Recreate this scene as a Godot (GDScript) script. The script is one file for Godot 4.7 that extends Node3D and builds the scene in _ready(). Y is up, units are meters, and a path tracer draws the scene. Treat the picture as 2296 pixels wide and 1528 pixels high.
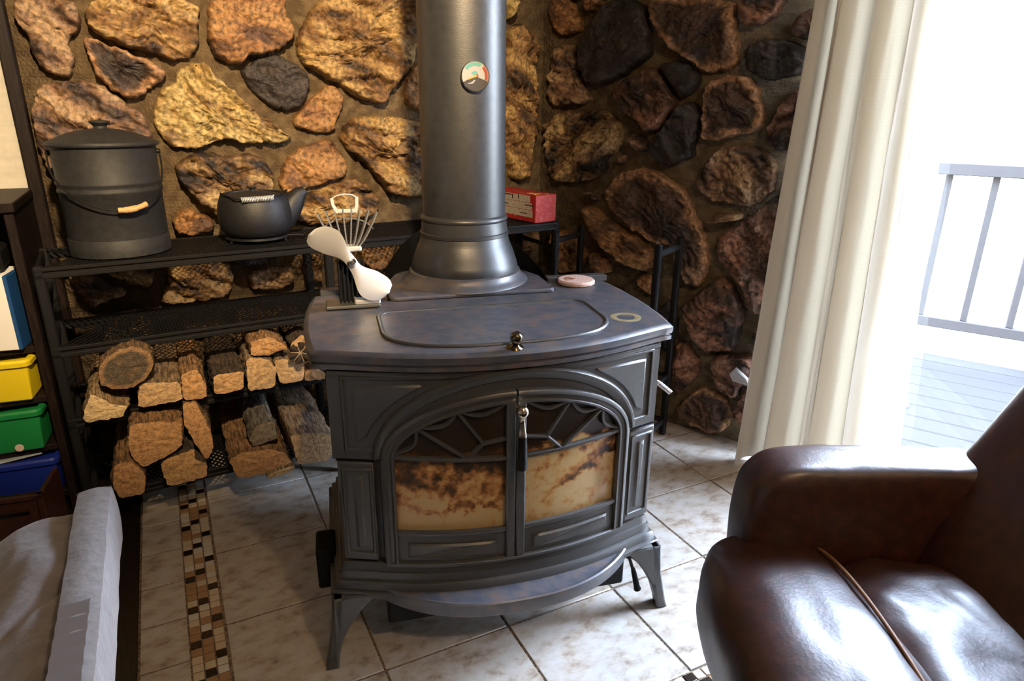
extends Node3D
# A stone fireplace corner with a cast-iron wood stove, log shelf, leather armchair and a bright glass door.
# x runs along the left stone wall, z towards the viewer, y up, metres.

const CORNER := Vector3(1.353, 0, -2.42)      # where the two stone faces meet
const RD := Vector3(0.4695, 0, 0.8829)        # along the right stone wall
const RN := Vector3(-0.8829, 0, 0.4695)       # out of the right stone wall, into the room
const STOVE := Vector3(0.5885, 0, -1.1726)    # floor point below the middle of the stove's front
const STOVE_TURN := -11.9
const SMOOTH := 0

var M := {}
var rng := RandomNumberGenerator.new()
var n_a := FastNoiseLite.new()
var n_b := FastNoiseLite.new()
var n_c := FastNoiseLite.new()
var wall_nodes := []
var names_taken := {}


func _ready():
	# ---- camera, sky, lights, exposure
	var cam := Camera3D.new()
	cam.name = "camera"
	cam.position = Vector3(0, 1.2, 0)
	cam.rotation_degrees = Vector3(-19.245, -27.047, 0.589)
	cam.fov = 53.47
	cam.near = 0.05
	cam.far = 200.0
	add_child(cam)
	cam.current = true
	var env := Environment.new()
	var sky := Sky.new()
	var sm := ProceduralSkyMaterial.new()
	sm.sky_top_color = Color(0.80, 0.88, 1.0)
	sm.sky_horizon_color = Color(0.91, 0.95, 1.0)
	sm.ground_horizon_color = Color(0.72, 0.74, 0.70)
	sm.ground_bottom_color = Color(0.5, 0.5, 0.46)
	sm.sun_angle_max = 1.0
	sky.sky_material = sm
	env.background_mode = Environment.BG_SKY
	env.sky = sky
	env.background_energy_multiplier = 72.0
	env.tonemap_mode = Environment.TONE_MAPPER_LINEAR
	env.tonemap_exposure = 1.0
	env.sdfgi_enabled = true
	env.ssao_enabled = true
	env.ssil_enabled = true
	var we := WorldEnvironment.new()
	we.name = "world_environment"
	we.environment = env
	add_child(we)

	seed_noises()
	make_materials()
	room()
	stones()
	hearth_floor()
	outdoors()
	wood_stove()
	stove_pipe()
	storage_rack()
	firewood()
	rack_things()
	post_frame()
	curtain_and_door()
	leather_chair()
	grey_chair()
	bookcase()
	stove_top_things()
	ceiling_lamp(Vector3(0.12, 2.3, 0.1), Vector3(0.12, 1.38, -2.42))
	ceiling_globe(Vector3(0.75, 2.3, 0.75))


func seed_noises():
	rng.seed = 11
	n_a.seed = 3
	n_a.noise_type = FastNoiseLite.TYPE_SIMPLEX_SMOOTH
	n_a.frequency = 9.0
	n_a.fractal_type = FastNoiseLite.FRACTAL_FBM
	n_a.fractal_octaves = 4
	n_b.seed = 8
	n_b.noise_type = FastNoiseLite.TYPE_SIMPLEX
	n_b.frequency = 14.0
	n_b.fractal_type = FastNoiseLite.FRACTAL_RIDGED
	n_b.fractal_octaves = 3
	n_c.seed = 21
	n_c.noise_type = FastNoiseLite.TYPE_SIMPLEX_SMOOTH
	n_c.frequency = 1.0
	n_c.fractal_type = FastNoiseLite.FRACTAL_FBM
	n_c.fractal_octaves = 3


# ------------------------------------------------------------------ naming
func numbered(called: String) -> String:
	var n: int = names_taken.get(called, 0)
	names_taken[called] = n + 1
	return called if n == 0 else "%s_%03d" % [called, n]


func thing(called: String, label: String, category: String, at := Vector3.ZERO, turn := 0.0, group := "") -> Node3D:
	var o := Node3D.new()
	o.name = numbered(called)
	add_child(o, true)
	o.position = at
	o.rotation_degrees.y = turn
	return tag(o, label, category, group)


func tag(o: Node3D, label: String, category: String, group := "") -> Node3D:
	o.set_meta("label", label)
	o.set_meta("category", category)
	if group != "":
		o.set_meta("group", group)
	return o


func obj(called: String, st: SurfaceTool, m: Material, parent: Node = null) -> MeshInstance3D:
	st.generate_normals()
	var o := MeshInstance3D.new()
	o.mesh = st.commit()
	o.mesh.surface_set_material(0, m)
	o.name = numbered(called) if parent == null else called
	if parent == null:
		add_child(o, true)
	else:
		parent.add_child(o, true)
	return o


func struct(called: String, st: SurfaceTool, m: Material, label := "", category := "") -> MeshInstance3D:
	var o := obj(called, st, m)
	o.set_meta("kind", "structure")
	if label != "":
		tag(o, label, category)
	return o


# ------------------------------------------------------------------ materials
func lin(r: float, g: float, b: float) -> Color:
	return Color(r, g, b).linear_to_srgb()


func noise_tex(freq: float, cols: Array, seed_: int, oct := 5, kind := FastNoiseLite.TYPE_SIMPLEX_SMOOTH, fract := FastNoiseLite.FRACTAL_FBM, size := 512, warp := 0.0, gain := 0.5) -> NoiseTexture2D:
	var n := FastNoiseLite.new()
	n.seed = seed_
	n.noise_type = kind
	n.frequency = freq
	n.fractal_type = fract
	n.fractal_octaves = oct
	n.fractal_gain = gain
	if warp > 0.0:
		n.domain_warp_enabled = true
		n.domain_warp_amplitude = warp
		n.domain_warp_frequency = freq * 1.5
	var t := NoiseTexture2D.new()
	t.width = size
	t.height = size
	t.seamless = true
	t.noise = n
	if cols.size() > 0:
		var g := Gradient.new()
		var offs := PackedFloat32Array()
		var cc := PackedColorArray()
		for k in cols.size():
			offs.append(cols[k][0])
			cc.append(cols[k][1])
		g.offsets = offs
		g.colors = cc
		t.color_ramp = g
	return t


func mk(c: Color, rough: float, metal := 0.0, spec := 0.5) -> StandardMaterial3D:
	var m := StandardMaterial3D.new()
	m.albedo_color = c
	m.roughness = rough
	m.metallic = metal
	m.metallic_specular = spec
	m.cull_mode = BaseMaterial3D.CULL_DISABLED
	return m


func tri(m: StandardMaterial3D, scale: Vector3, world := false) -> StandardMaterial3D:
	m.uv1_triplanar = true
	m.uv1_world_triplanar = world
	m.uv1_scale = scale
	return m


func relief(m: StandardMaterial3D, t: Texture2D, cm: float) -> StandardMaterial3D:
	m.heightmap_enabled = true
	m.heightmap_texture = t
	m.heightmap_scale = cm
	return m


func g3(a: float, b: float, c: float) -> Array:
	return [[0.25, Color(a, a, a)], [0.5, Color(b, b, b)], [0.75, Color(c, c, c)]]


func make_materials():
	var fine := noise_tex(0.02, [], 5, 6)
	var grit := noise_tex(0.06, [], 6, 5)
	var crack := noise_tex(0.012, [], 7, 5, FastNoiseLite.TYPE_SIMPLEX, FastNoiseLite.FRACTAL_RIDGED, 1024, 18.0)
	var speck := noise_tex(0.03, g3(0.55, 0.86, 1.0), 9, 6)
	M.fine = fine
	M.grit = grit
	# field stone: colour comes with each stone, this adds grain and fine relief
	var m := tri(mk(Color.WHITE, 0.62), Vector3.ONE * 3.2, true)
	m.albedo_texture = speck
	m.vertex_color_use_as_albedo = true
	M.stone = relief(m, crack, 0.30)
	m = tri(mk(Color.WHITE, 0.95), Vector3.ONE * 3.0, true)
	m.albedo_texture = noise_tex(0.012, [[0.3, lin(0.085, 0.056, 0.028)], [0.5, lin(0.12, 0.081, 0.041)], [0.72, lin(0.165, 0.115, 0.061)]], 31, 6)
	M.mortar = relief(m, grit, 0.35)
	# floor tiles: cloudy travertine-look ceramic
	for k in 3:
		m = tri(mk(Color.WHITE, 0.40), Vector3(1.3, 1.3, 2.0), true)
		m.uv1_offset = Vector3(0.37 * k, 0.21 * k, 0.53 * k)
		m.albedo_texture = noise_tex(0.009, [[0.10, lin(0.26, 0.205, 0.16)], [0.28, lin(0.40, 0.325, 0.25)], [0.45, lin(0.48, 0.42, 0.355)], [0.60, lin(0.53, 0.485, 0.43)], [0.82, lin(0.56, 0.53, 0.49)]], 40 + k, 8, FastNoiseLite.TYPE_SIMPLEX_SMOOTH, FastNoiseLite.FRACTAL_FBM, 1024, 26.0, 0.64)
		M["tile%d" % k] = relief(m, fine, 0.06)
	M.grout = tri(mk(lin(0.30, 0.215, 0.14), 0.9), Vector3.ONE * 6, true)
	M.grout.albedo_texture = speck
	M.mosaic_dark = mk(lin(0.022, 0.012, 0.008), 0.25)
	M.mosaic_tan = mk(lin(0.36, 0.21, 0.10), 0.35)
	M.mosaic_cream = mk(lin(0.58, 0.47, 0.33), 0.35)
	M.mosaic_white = mk(lin(0.62, 0.58, 0.50), 0.35)
	m = tri(mk(Color.WHITE, 0.35), Vector3(10, 10, 0.8), true)
	m.albedo_texture = noise_tex(0.03, [[0.3, lin(0.010, 0.006, 0.005)], [0.7, lin(0.024, 0.014, 0.010)]], 51, 4)
	M.floor_wood = m
	# cast iron
	m = tri(mk(lin(0.062, 0.061, 0.060), 0.41, 0.0, 0.65), Vector3.ONE * 9)
	m.roughness_texture = noise_tex(0.02, g3(0.75, 0.95, 1.0), 61, 5)
	M.iron = relief(m, grit, 0.035)
	m = tri(mk(Color.WHITE, 0.40, 0.0, 0.7), Vector3.ONE * 2.3)
	m.albedo_texture = noise_tex(0.008, [[0.25, lin(0.058, 0.062, 0.080)], [0.5, lin(0.088, 0.086, 0.102)], [0.66, lin(0.112, 0.098, 0.100)], [0.84, lin(0.150, 0.100, 0.082)]], 62, 7, FastNoiseLite.TYPE_SIMPLEX_SMOOTH, FastNoiseLite.FRACTAL_FBM, 1024, 20.0)
	M.iron_top = relief(m, grit, 0.04)
	M.black = mk(lin(0.007, 0.007, 0.007), 0.7, 0.0, 0.25)
	m = tri(mk(lin(0.010, 0.010, 0.011), 0.5, 0.0, 0.3), Vector3.ONE * 8)
	M.black_metal = relief(m, grit, 0.03)
	m = tri(mk(lin(0.026, 0.027, 0.030), 0.42, 0.0, 1.0), Vector3.ONE * 7)
	m.albedo_texture = noise_tex(0.01, g3(0.8, 0.95, 1.0), 63, 5)
	M.pipe = relief(m, grit, 0.015)
	m = tri(mk(lin(0.021, 0.022, 0.025), 0.62), Vector3.ONE * 7)
	m.albedo_texture = noise_tex(0.012, g3(0.78, 0.95, 1.0), 64, 6)
	M.bucket = relief(m, grit, 0.03)
	m = tri(mk(lin(0.013, 0.013, 0.015), 0.5), Vector3.ONE * 9)
	M.kettle = relief(m, grit, 0.05)
	M.chrome = mk(lin(0.75, 0.74, 0.72), 0.18, 1.0)
	M.nickel = mk(lin(0.62, 0.55, 0.45), 0.22, 1.0)
	M.brass_dark = mk(lin(0.16, 0.13, 0.08), 0.2, 1.0)
	M.alu = mk(lin(0.86, 0.85, 0.83), 0.38, 0.55)
	M.alu_fin = mk(lin(0.34, 0.35, 0.36), 0.4, 0.7)
	M.alu_plain = mk(lin(0.22, 0.22, 0.20), 0.4, 0.7)
	M.spring = mk(lin(0.92, 0.92, 0.92), 0.3, 0.6)
	m = tri(mk(Color.WHITE, 0.55), Vector3(14, 14, 3))
	m.albedo_texture = noise_tex(0.03, [[0.3, lin(0.50, 0.27, 0.11)], [0.7, lin(0.68, 0.43, 0.21)]], 71, 4)
	M.grip_wood = m
	# firewood: tint per log comes with the log
	m = tri(mk(Color.WHITE, 0.85), Vector3(9, 9, 1.1), true)
	m.albedo_texture = noise_tex(0.022, g3(0.5, 0.84, 1.0), 72, 6)
	m.vertex_color_use_as_albedo = true
	M.log_side = relief(m, noise_tex(0.03, [], 73, 5, FastNoiseLite.TYPE_SIMPLEX, FastNoiseLite.FRACTAL_RIDGED), 0.7)
	m = tri(mk(Color.WHITE, 0.9), Vector3(6, 6, 6), true)
	m.albedo_texture = noise_tex(0.025, g3(0.8, 0.95, 1.0), 74, 6, FastNoiseLite.TYPE_SIMPLEX_SMOOTH, FastNoiseLite.FRACTAL_FBM, 512, 8.0)
	m.vertex_color_use_as_albedo = true
	M.log_end = relief(m, grit, 0.25)
	# cloth, leather
	m = tri(mk(Color.WHITE, 0.42, 0.0, 0.55), Vector3.ONE * 5)
	m.albedo_texture = noise_tex(0.012, [[0.25, lin(0.029, 0.0078, 0.005)], [0.55, lin(0.042, 0.0112, 0.007)], [0.8, lin(0.060, 0.0175, 0.010)]], 81, 6)
	m.clearcoat_enabled = true
	m.clearcoat = 0.22
	m.clearcoat_roughness = 0.25
	M.leather = relief(m, noise_tex(0.05, [], 82, 4, FastNoiseLite.TYPE_CELLULAR), 0.03)
	M.piping = mk(lin(0.24, 0.12, 0.055), 0.5)
	m = tri(mk(Color.WHITE, 0.9), Vector3.ONE * 5)
	m.albedo_texture = noise_tex(0.012, [[0.25, lin(0.185, 0.160, 0.158)], [0.5, lin(0.21, 0.185, 0.182)], [0.8, lin(0.23, 0.205, 0.202)]], 84, 6)
	m.rim_enabled = true
	m.rim = 0.5
	M.suede = relief(m, fine, 0.1)
	M.suede_worn = tri(mk(lin(0.135, 0.107, 0.097), 0.9), Vector3.ONE * 5)
	m = tri(mk(lin(0.60, 0.54, 0.46), 0.9), Vector3(30, 30, 30))
	m.albedo_texture = noise_tex(0.02, g3(0.9, 0.97, 1.0), 85, 4)
	m.backlight_enabled = true
	m.backlight = lin(0.19, 0.18, 0.15)
	M.curtain = m
	m = mk(lin(0.86, 0.87, 0.86), 0.9)
	m.backlight_enabled = true
	m.backlight = lin(0.75, 0.76, 0.75)
	M.sheer = m
	# furniture and small things
	m = tri(mk(Color.WHITE, 0.5, 0.0, 0.3), Vector3(8, 1.0, 8), true)
	m.albedo_texture = noise_tex(0.03, [[0.3, lin(0.009, 0.005, 0.0045)], [0.7, lin(0.017, 0.0105, 0.009)]], 91, 4)
	M.espresso = m
	M.bin_yellow = mk(lin(0.80, 0.62, 0.015), 0.4)
	M.bin_green = mk(lin(0.012, 0.23, 0.06), 0.4)
	M.bin_blue = mk(lin(0.012, 0.03, 0.30), 0.4)
	M.paper = mk(lin(0.80, 0.80, 0.80), 0.8)
	M.paper_blue = mk(lin(0.012, 0.065, 0.21), 0.45)
	M.paper_pale = mk(lin(0.45, 0.52, 0.58), 0.7)
	M.sticker = mk(lin(0.75, 0.60, 0.48), 0.5)
	m = tri(mk(Color.WHITE, 0.5), Vector3(3, 12, 12), true)
	m.albedo_texture = noise_tex(0.03, [[0.3, lin(0.045, 0.014, 0.010)], [0.7, lin(0.085, 0.028, 0.02)]], 92, 4)
	M.red_wood = m
	m = tri(mk(Color.WHITE, 0.45), Vector3.ONE * 9)
	m.albedo_texture = noise_tex(0.012, [[0.35, lin(0.34, 0.014, 0.016)], [0.66, lin(0.40, 0.022, 0.020)], [0.80, lin(0.40, 0.10, 0.06)]], 93, 6)
	M.box_red = m
	m = tri(mk(Color.WHITE, 0.7), Vector3(12, 30, 12))
	m.albedo_texture = noise_tex(0.02, [[0.25, lin(0.22, 0.17, 0.13)], [0.5, lin(0.46, 0.41, 0.35)], [0.75, lin(0.58, 0.54, 0.49)]], 94, 5)
	M.box_brick = m
	M.box_yellow = mk(lin(0.78, 0.58, 0.05), 0.5)
	M.box_dark = mk(lin(0.06, 0.02, 0.02), 0.6)
	m = tri(mk(Color.WHITE, 0.6), Vector3.ONE * 12)
	m.albedo_texture = noise_tex(0.02, [[0.3, lin(0.70, 0.42, 0.32)], [0.7, lin(0.85, 0.60, 0.50)]], 95, 5)
	M.disc = m
	M.disc_mark = mk(lin(0.36, 0.17, 0.12), 0.7)
	M.gold_mark = tri(mk(Color.WHITE, 0.5), Vector3.ONE * 30)
	M.gold_mark.albedo_texture = noise_tex(0.02, [[0.3, lin(0.14, 0.12, 0.09)], [0.6, lin(0.36, 0.28, 0.12)]], 96, 4)
	M.dial_white = mk(lin(0.33, 0.33, 0.31), 0.4)
	M.dial_teal = mk(lin(0.10, 0.30, 0.27), 0.4)
	M.dial_grey = mk(lin(0.055, 0.048, 0.046), 0.4)
	M.dial_red = mk(lin(0.28, 0.055, 0.035), 0.4)
	M.needle = mk(lin(0.42, 0.27, 0.03), 0.4)
	M.white_paint = mk(lin(0.74, 0.70, 0.62), 0.8)
	m = tri(mk(lin(0.70, 0.66, 0.58), 0.9), Vector3.ONE * 3, true)
	m.albedo_texture = noise_tex(0.02, g3(0.94, 0.98, 1.0), 97, 4)
	M.plaster = m
	m = tri(mk(lin(0.34, 0.27, 0.20), 0.9), Vector3.ONE * 3, true)
	m.albedo_texture = M.plaster.albedo_texture
	M.plaster_tan = m
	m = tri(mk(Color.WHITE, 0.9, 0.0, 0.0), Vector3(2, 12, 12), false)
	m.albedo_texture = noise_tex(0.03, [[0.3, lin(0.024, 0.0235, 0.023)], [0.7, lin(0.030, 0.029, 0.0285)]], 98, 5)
	M.deck = m  # board colour darkened to stand in for porch shade over the deck
	M.rail = mk(lin(0.042, 0.040, 0.040), 0.9, 0.0, 0.0)  # railing colour carries the missing shade too, darker than the wood itself
	m = tri(mk(Color.WHITE, 1.0), Vector3.ONE * 0.25, true)
	m.albedo_texture = noise_tex(0.03, [[0.3, lin(0.20, 0.20, 0.12)], [0.5, lin(0.28, 0.26, 0.19)], [0.7, lin(0.36, 0.33, 0.26)]], 99, 6)
	M.lawn = m
	m = tri(mk(lin(0.20, 0.24, 0.10), 0.9), Vector3.ONE * 1.5)
	m.albedo_texture = noise_tex(0.04, g3(0.5, 0.85, 1.0), 100, 5)
	M.leaves = relief(m, grit, 6.0)
	M.trunk = mk(lin(0.10, 0.075, 0.055), 0.9)
	M.leaf_dry = mk(lin(0.40, 0.30, 0.18), 0.8)
	m = mk(Color(1, 1, 1, 0.05), 0.02)
	m.transparency = BaseMaterial3D.TRANSPARENCY_ALPHA
	M.pane = m
	m = mk(lin(1.0, 0.78, 0.5), 0.4)
	m.emission_enabled = true
	m.emission = lin(1.0, 0.72, 0.42)
	m.emission_energy_multiplier = 3.0
	M.bulb = m
	M.pod = mk(lin(0.035, 0.022, 0.015), 0.8)
	M.pod_pale = mk(lin(0.40, 0.30, 0.22), 0.8)
	M.glass_left = soot_glass(0)
	M.glass_right = soot_glass(1)


# Stove glass: ash and creosote baked on the pane, cream low down, brown above, black near the top.
func soot_glass(side: int) -> StandardMaterial3D:
	var n := FastNoiseLite.new()
	n.seed = 300 + side * 7
	n.frequency = 0.012
	n.fractal_octaves = 5
	n.domain_warp_enabled = true
	n.domain_warp_amplitude = 40.0
	n.domain_warp_frequency = 0.01
	var n2 := FastNoiseLite.new()
	n2.seed = 340 + side
	n2.frequency = 0.03
	n2.fractal_octaves = 5
	var g := Gradient.new()
	g.offsets = PackedFloat32Array([0.0, 0.16, 0.32, 0.48, 0.62, 0.8, 1.0])
	g.colors = PackedColorArray([lin(0.62, 0.45, 0.22), lin(0.60, 0.39, 0.17), lin(0.50, 0.24, 0.075), lin(0.27, 0.115, 0.035), lin(0.13, 0.060, 0.024), lin(0.045, 0.027, 0.016), lin(0.03, 0.02, 0.013)])
	var w := 384
	var h := 512
	var im := Image.create(w, h, false, Image.FORMAT_RGB8)
	for y in h:
		var v := 1.0 - float(y) / h           # 0 at the foot of the pane
		for x in w:
			var u := float(x) / w
			var a := n.get_noise_2d(x, y)
			var b := n2.get_noise_2d(x, y)
			var t := 0.0
			if side == 0:
				t = smoothstep(0.14, 0.24, v + a * 0.16) * 0.36 + smoothstep(0.26, 0.62, v + a * 0.2) * 0.30 + a * 0.42 + b * 0.22
				t += smoothstep(0.35, 0.0, u) * smoothstep(0.3, 0.6, v) * 0.3
				t -= smoothstep(0.45, 0.9, u) * smoothstep(0.6, 0.3, v) * 0.06
			else:
				var diag := v - 0.10 - 0.42 * u
				t = smoothstep(0.45, 0.70, v + a * 0.22) * 0.42 + a * 0.40 + b * 0.22 + 0.10
				t += exp(-pow((diag + a * 0.10) / 0.045, 2.0)) * 0.50 * smoothstep(0.2, 0.5, u)
				t += smoothstep(0.7, 1.0, u) * smoothstep(0.32, 0.5, v) * 0.3
			t += smoothstep(0.58, 0.66, v + a * 0.02) * 0.9
			im.set_pixel(x, y, g.sample(clampf(t, 0.0, 1.0)))
	var m := mk(Color.WHITE, 0.35)
	m.albedo_texture = ImageTexture.create_from_image(im)
	m.clearcoat_enabled = true
	m.clearcoat = 0.6
	m.clearcoat_roughness = 0.08
	return m


# ------------------------------------------------------------------ mesh helpers
func B(smooth := true) -> SurfaceTool:
	var st := SurfaceTool.new()
	st.begin(Mesh.PRIMITIVE_TRIANGLES)
	st.set_smooth_group(0 if smooth else -1)
	return st


func quad(st: SurfaceTool, a: Vector3, b: Vector3, c: Vector3, d: Vector3):
	st.add_vertex(a)
	st.add_vertex(b)
	st.add_vertex(c)
	st.add_vertex(a)
	st.add_vertex(c)
	st.add_vertex(d)


func face(st: SurfaceTool, a: Vector3, b: Vector3, c: Vector3):
	st.add_vertex(a)
	st.add_vertex(b)
	st.add_vertex(c)


# A box with chamfered edges.
func box(st: SurfaceTool, c: Vector3, s: Vector3, bev := 0.002, basis := Basis.IDENTITY):
	st.set_smooth_group(-1)
	var h := s * 0.5
	bev = minf(bev, minf(h.x, minf(h.y, h.z)) * 0.8)
	var p := func(x: float, y: float, z: float) -> Vector3: return c + basis * Vector3(x, y, z)
	var i := h - Vector3.ONE * bev
	for sg in [-1.0, 1.0]:
		var fx := [p.call(sg * h.x, -i.y, -i.z), p.call(sg * h.x, i.y, -i.z), p.call(sg * h.x, i.y, i.z), p.call(sg * h.x, -i.y, i.z)]
		var fy := [p.call(-i.x, sg * h.y, -i.z), p.call(-i.x, sg * h.y, i.z), p.call(i.x, sg * h.y, i.z), p.call(i.x, sg * h.y, -i.z)]
		var fz := [p.call(-i.x, -i.y, sg * h.z), p.call(i.x, -i.y, sg * h.z), p.call(i.x, i.y, sg * h.z), p.call(-i.x, i.y, sg * h.z)]
		for f in [fx, fy, fz]:
			if sg < 0:
				quad(st, f[0], f[1], f[2], f[3])
			else:
				quad(st, f[3], f[2], f[1], f[0])
	if bev <= 0.0:
		return
	for a in [-1.0, 1.0]:
		for b in [-1.0, 1.0]:
			var flip: bool = a * b > 0
			var e := [
				[p.call(a * h.x, b * i.y, -i.z), p.call(a * h.x, b * i.y, i.z), p.call(a * i.x, b * h.y, i.z), p.call(a * i.x, b * h.y, -i.z)],
				[p.call(-i.x, a * h.y, b * i.z), p.call(i.x, a * h.y, b * i.z), p.call(i.x, a * i.y, b * h.z), p.call(-i.x, a * i.y, b * h.z)],
				[p.call(b * i.x, -i.y, a * h.z), p.call(b * i.x, i.y, a * h.z), p.call(b * h.x, i.y, a * i.z), p.call(b * h.x, -i.y, a * i.z)]]
			for q in e:
				if flip:
					quad(st, q[3], q[2], q[1], q[0])
				else:
					quad(st, q[0], q[1], q[2], q[3])
			for d in [-1.0, 1.0]:
				var t := [p.call(a * h.x, b * i.y, d * i.z), p.call(a * i.x, b * h.y, d * i.z), p.call(a * i.x, b * i.y, d * h.z)]
				if a * b * d > 0:
					face(st, t[0], t[2], t[1])
				else:
					face(st, t[0], t[1], t[2])


# A surface over a grid; f(i, j) gives the point.
func grid(st: SurfaceTool, nu: int, nv: int, f: Callable, uv := false):
	var p := []
	for i in nu + 1:
		var row := PackedVector3Array()
		for j in nv + 1:
			row.append(f.call(float(i) / nu, float(j) / nv))
		p.append(row)
	for i in nu:
		for j in nv:
			var q := [[i, j], [i, j + 1], [i + 1, j + 1], [i, j], [i + 1, j + 1], [i + 1, j]]
			for k in q:
				if uv:
					st.set_uv(Vector2(float(k[0]) / nu, 1.0 - float(k[1]) / nv))
				st.add_vertex(p[k[0]][k[1]])


# Round bar along points; radius may change along it.
func tube(st: SurfaceTool, pts: Array, r: float, n := 8, r_end := -1.0):
	st.set_smooth_group(0)
	if r_end < 0.0:
		r_end = r
	var rings := []
	var up := Vector3.UP
	for i in pts.size():
		var t: Vector3 = (pts[mini(i + 1, pts.size() - 1)] - pts[maxi(i - 1, 0)]).normalized()
		if absf(t.dot(up)) > 0.95:
			up = Vector3.RIGHT if absf(t.x) < 0.9 else Vector3.BACK
		var x := up.cross(t).normalized()
		var y := t.cross(x).normalized()
		up = y
		var ring := PackedVector3Array()
		var rr := lerpf(r, r_end, float(i) / maxi(1, pts.size() - 1))
		for k in n:
			var a := TAU * k / n
			ring.append(pts[i] + (x * cos(a) + y * sin(a)) * rr)
		rings.append(ring)
	for i in rings.size() - 1:
		for k in n:
			var l := (k + 1) % n
			quad(st, rings[i][k], rings[i + 1][k], rings[i + 1][l], rings[i][l])
	st.set_smooth_group(-1)
	for k in n:
		var l := (k + 1) % n
		face(st, pts[0], rings[0][k], rings[0][l])
		face(st, pts[-1], rings[-1][l], rings[-1][k])
	st.set_smooth_group(0)


# Turned shape about the y axis through c; profile points are (radius, height).
func lathe(st: SurfaceTool, prof: Array, n := 40, c := Vector3.ZERO, basis := Basis.IDENTITY, squash := 1.0):
	var sg := 1
	for j in prof.size() - 1:
		if j > 0:
			var a: Vector2 = (prof[j] - prof[j - 1]).normalized()
			var b: Vector2 = (prof[j + 1] - prof[j]).normalized()
			if a.dot(b) < 0.75:
				sg += 1
		st.set_smooth_group(sg)
		for k in n:
			var a0 := TAU * k / n
			var a1 := TAU * (k + 1) / n
			var d0 := Vector3(cos(a0), 0, sin(a0) * squash)
			var d1 := Vector3(cos(a1), 0, sin(a1) * squash)
			var y0 := Vector3(0, prof[j].y, 0)
			var y1 := Vector3(0, prof[j + 1].y, 0)
			var p0: Vector3 = c + basis * (d0 * prof[j].x + y0)
			var p1: Vector3 = c + basis * (d1 * prof[j].x + y0)
			var p2: Vector3 = c + basis * (d1 * prof[j + 1].x + y1)
			var p3: Vector3 = c + basis * (d0 * prof[j + 1].x + y1)
			if prof[j].x > 1e-5:
				face(st, p0, p2, p1)
			if prof[j + 1].x > 1e-5:
				face(st, p0, p3, p2)
	st.set_smooth_group(0)


func v2(a: Array) -> PackedVector2Array:
	var o := PackedVector2Array()
	for i in range(0, a.size(), 2):
		o.append(Vector2(a[i], a[i + 1]))
	return o


func area(p: PackedVector2Array) -> float:
	var s := 0.0
	for i in p.size():
		s += p[i].cross(p[(i + 1) % p.size()])
	return s * 0.5


func ccw(p: PackedVector2Array) -> PackedVector2Array:
	if area(p) < 0:
		p.reverse()
	return p


# Inward (left-hand) offsets along a path.
func left_of(p: PackedVector2Array, closed: bool) -> PackedVector2Array:
	var o := PackedVector2Array()
	var n := p.size()
	for i in n:
		var a := p[i] - p[(i - 1 + n) % n] if closed or i > 0 else p[1] - p[0]
		var b := p[(i + 1) % n] - p[i] if closed or i < n - 1 else p[n - 1] - p[n - 2]
		var na := Vector2(-a.y, a.x).normalized()
		var nb := Vector2(-b.y, b.x).normalized()
		var m := (na + nb).normalized()
		o.append(m / maxf(0.45, m.dot(na)))
	return o


# A moulding: profile points (inward offset, height) carried along a path on the surface that map(p, h) describes.
func ridge(st: SurfaceTool, path: PackedVector2Array, prof: Array, map: Callable, closed := false):
	var nr := left_of(path, closed)
	var n := path.size()
	var rows := []
	for i in n:
		var row := PackedVector3Array()
		for q in prof:
			row.append(map.call(path[i] + nr[i] * q.x, q.y))
		rows.append(row)
	var sg := 1
	for j in prof.size() - 1:
		if j > 0:
			var a: Vector2 = (prof[j] - prof[j - 1]).normalized()
			var b: Vector2 = (prof[j + 1] - prof[j]).normalized()
			if a.dot(b) < 0.8:
				sg += 1
		st.set_smooth_group(sg)
		for i in (n if closed else n - 1):
			var k := (i + 1) % n
			quad(st, rows[i][j], rows[i][j + 1], rows[k][j + 1], rows[k][j])
	if not closed:
		st.set_smooth_group(-1)
		for e in [0, n - 1]:
			for j in range(1, prof.size() - 1):
				face(st, rows[e][0], rows[e][j], rows[e][j + 1])
	st.set_smooth_group(0)


# A flat piece with a chamfered rim, standing from h0 to h1 on the surface map.
func plate(st: SurfaceTool, poly: PackedVector2Array, h0: float, h1: float, bev: float, map: Callable, bottom := false):
	poly = ccw(poly)
	ridge(st, poly, [Vector2(0, h0), Vector2(0, h1 - bev), Vector2(bev, h1)], map, true)
	var nr := left_of(poly, true)
	var top := PackedVector2Array()
	for i in poly.size():
		top.append(poly[i] + nr[i] * bev)
	st.set_smooth_group(-1)
	var ids := Geometry2D.triangulate_polygon(top)
	for k in range(0, ids.size(), 3):
		face(st, map.call(top[ids[k]], h1), map.call(top[ids[k + 1]], h1), map.call(top[ids[k + 2]], h1))
	if bottom:
		ids = Geometry2D.triangulate_polygon(poly)
		for k in range(0, ids.size(), 3):
			face(st, map.call(poly[ids[k]], h0), map.call(poly[ids[k + 2]], h0), map.call(poly[ids[k + 1]], h0))
	st.set_smooth_group(0)


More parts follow.
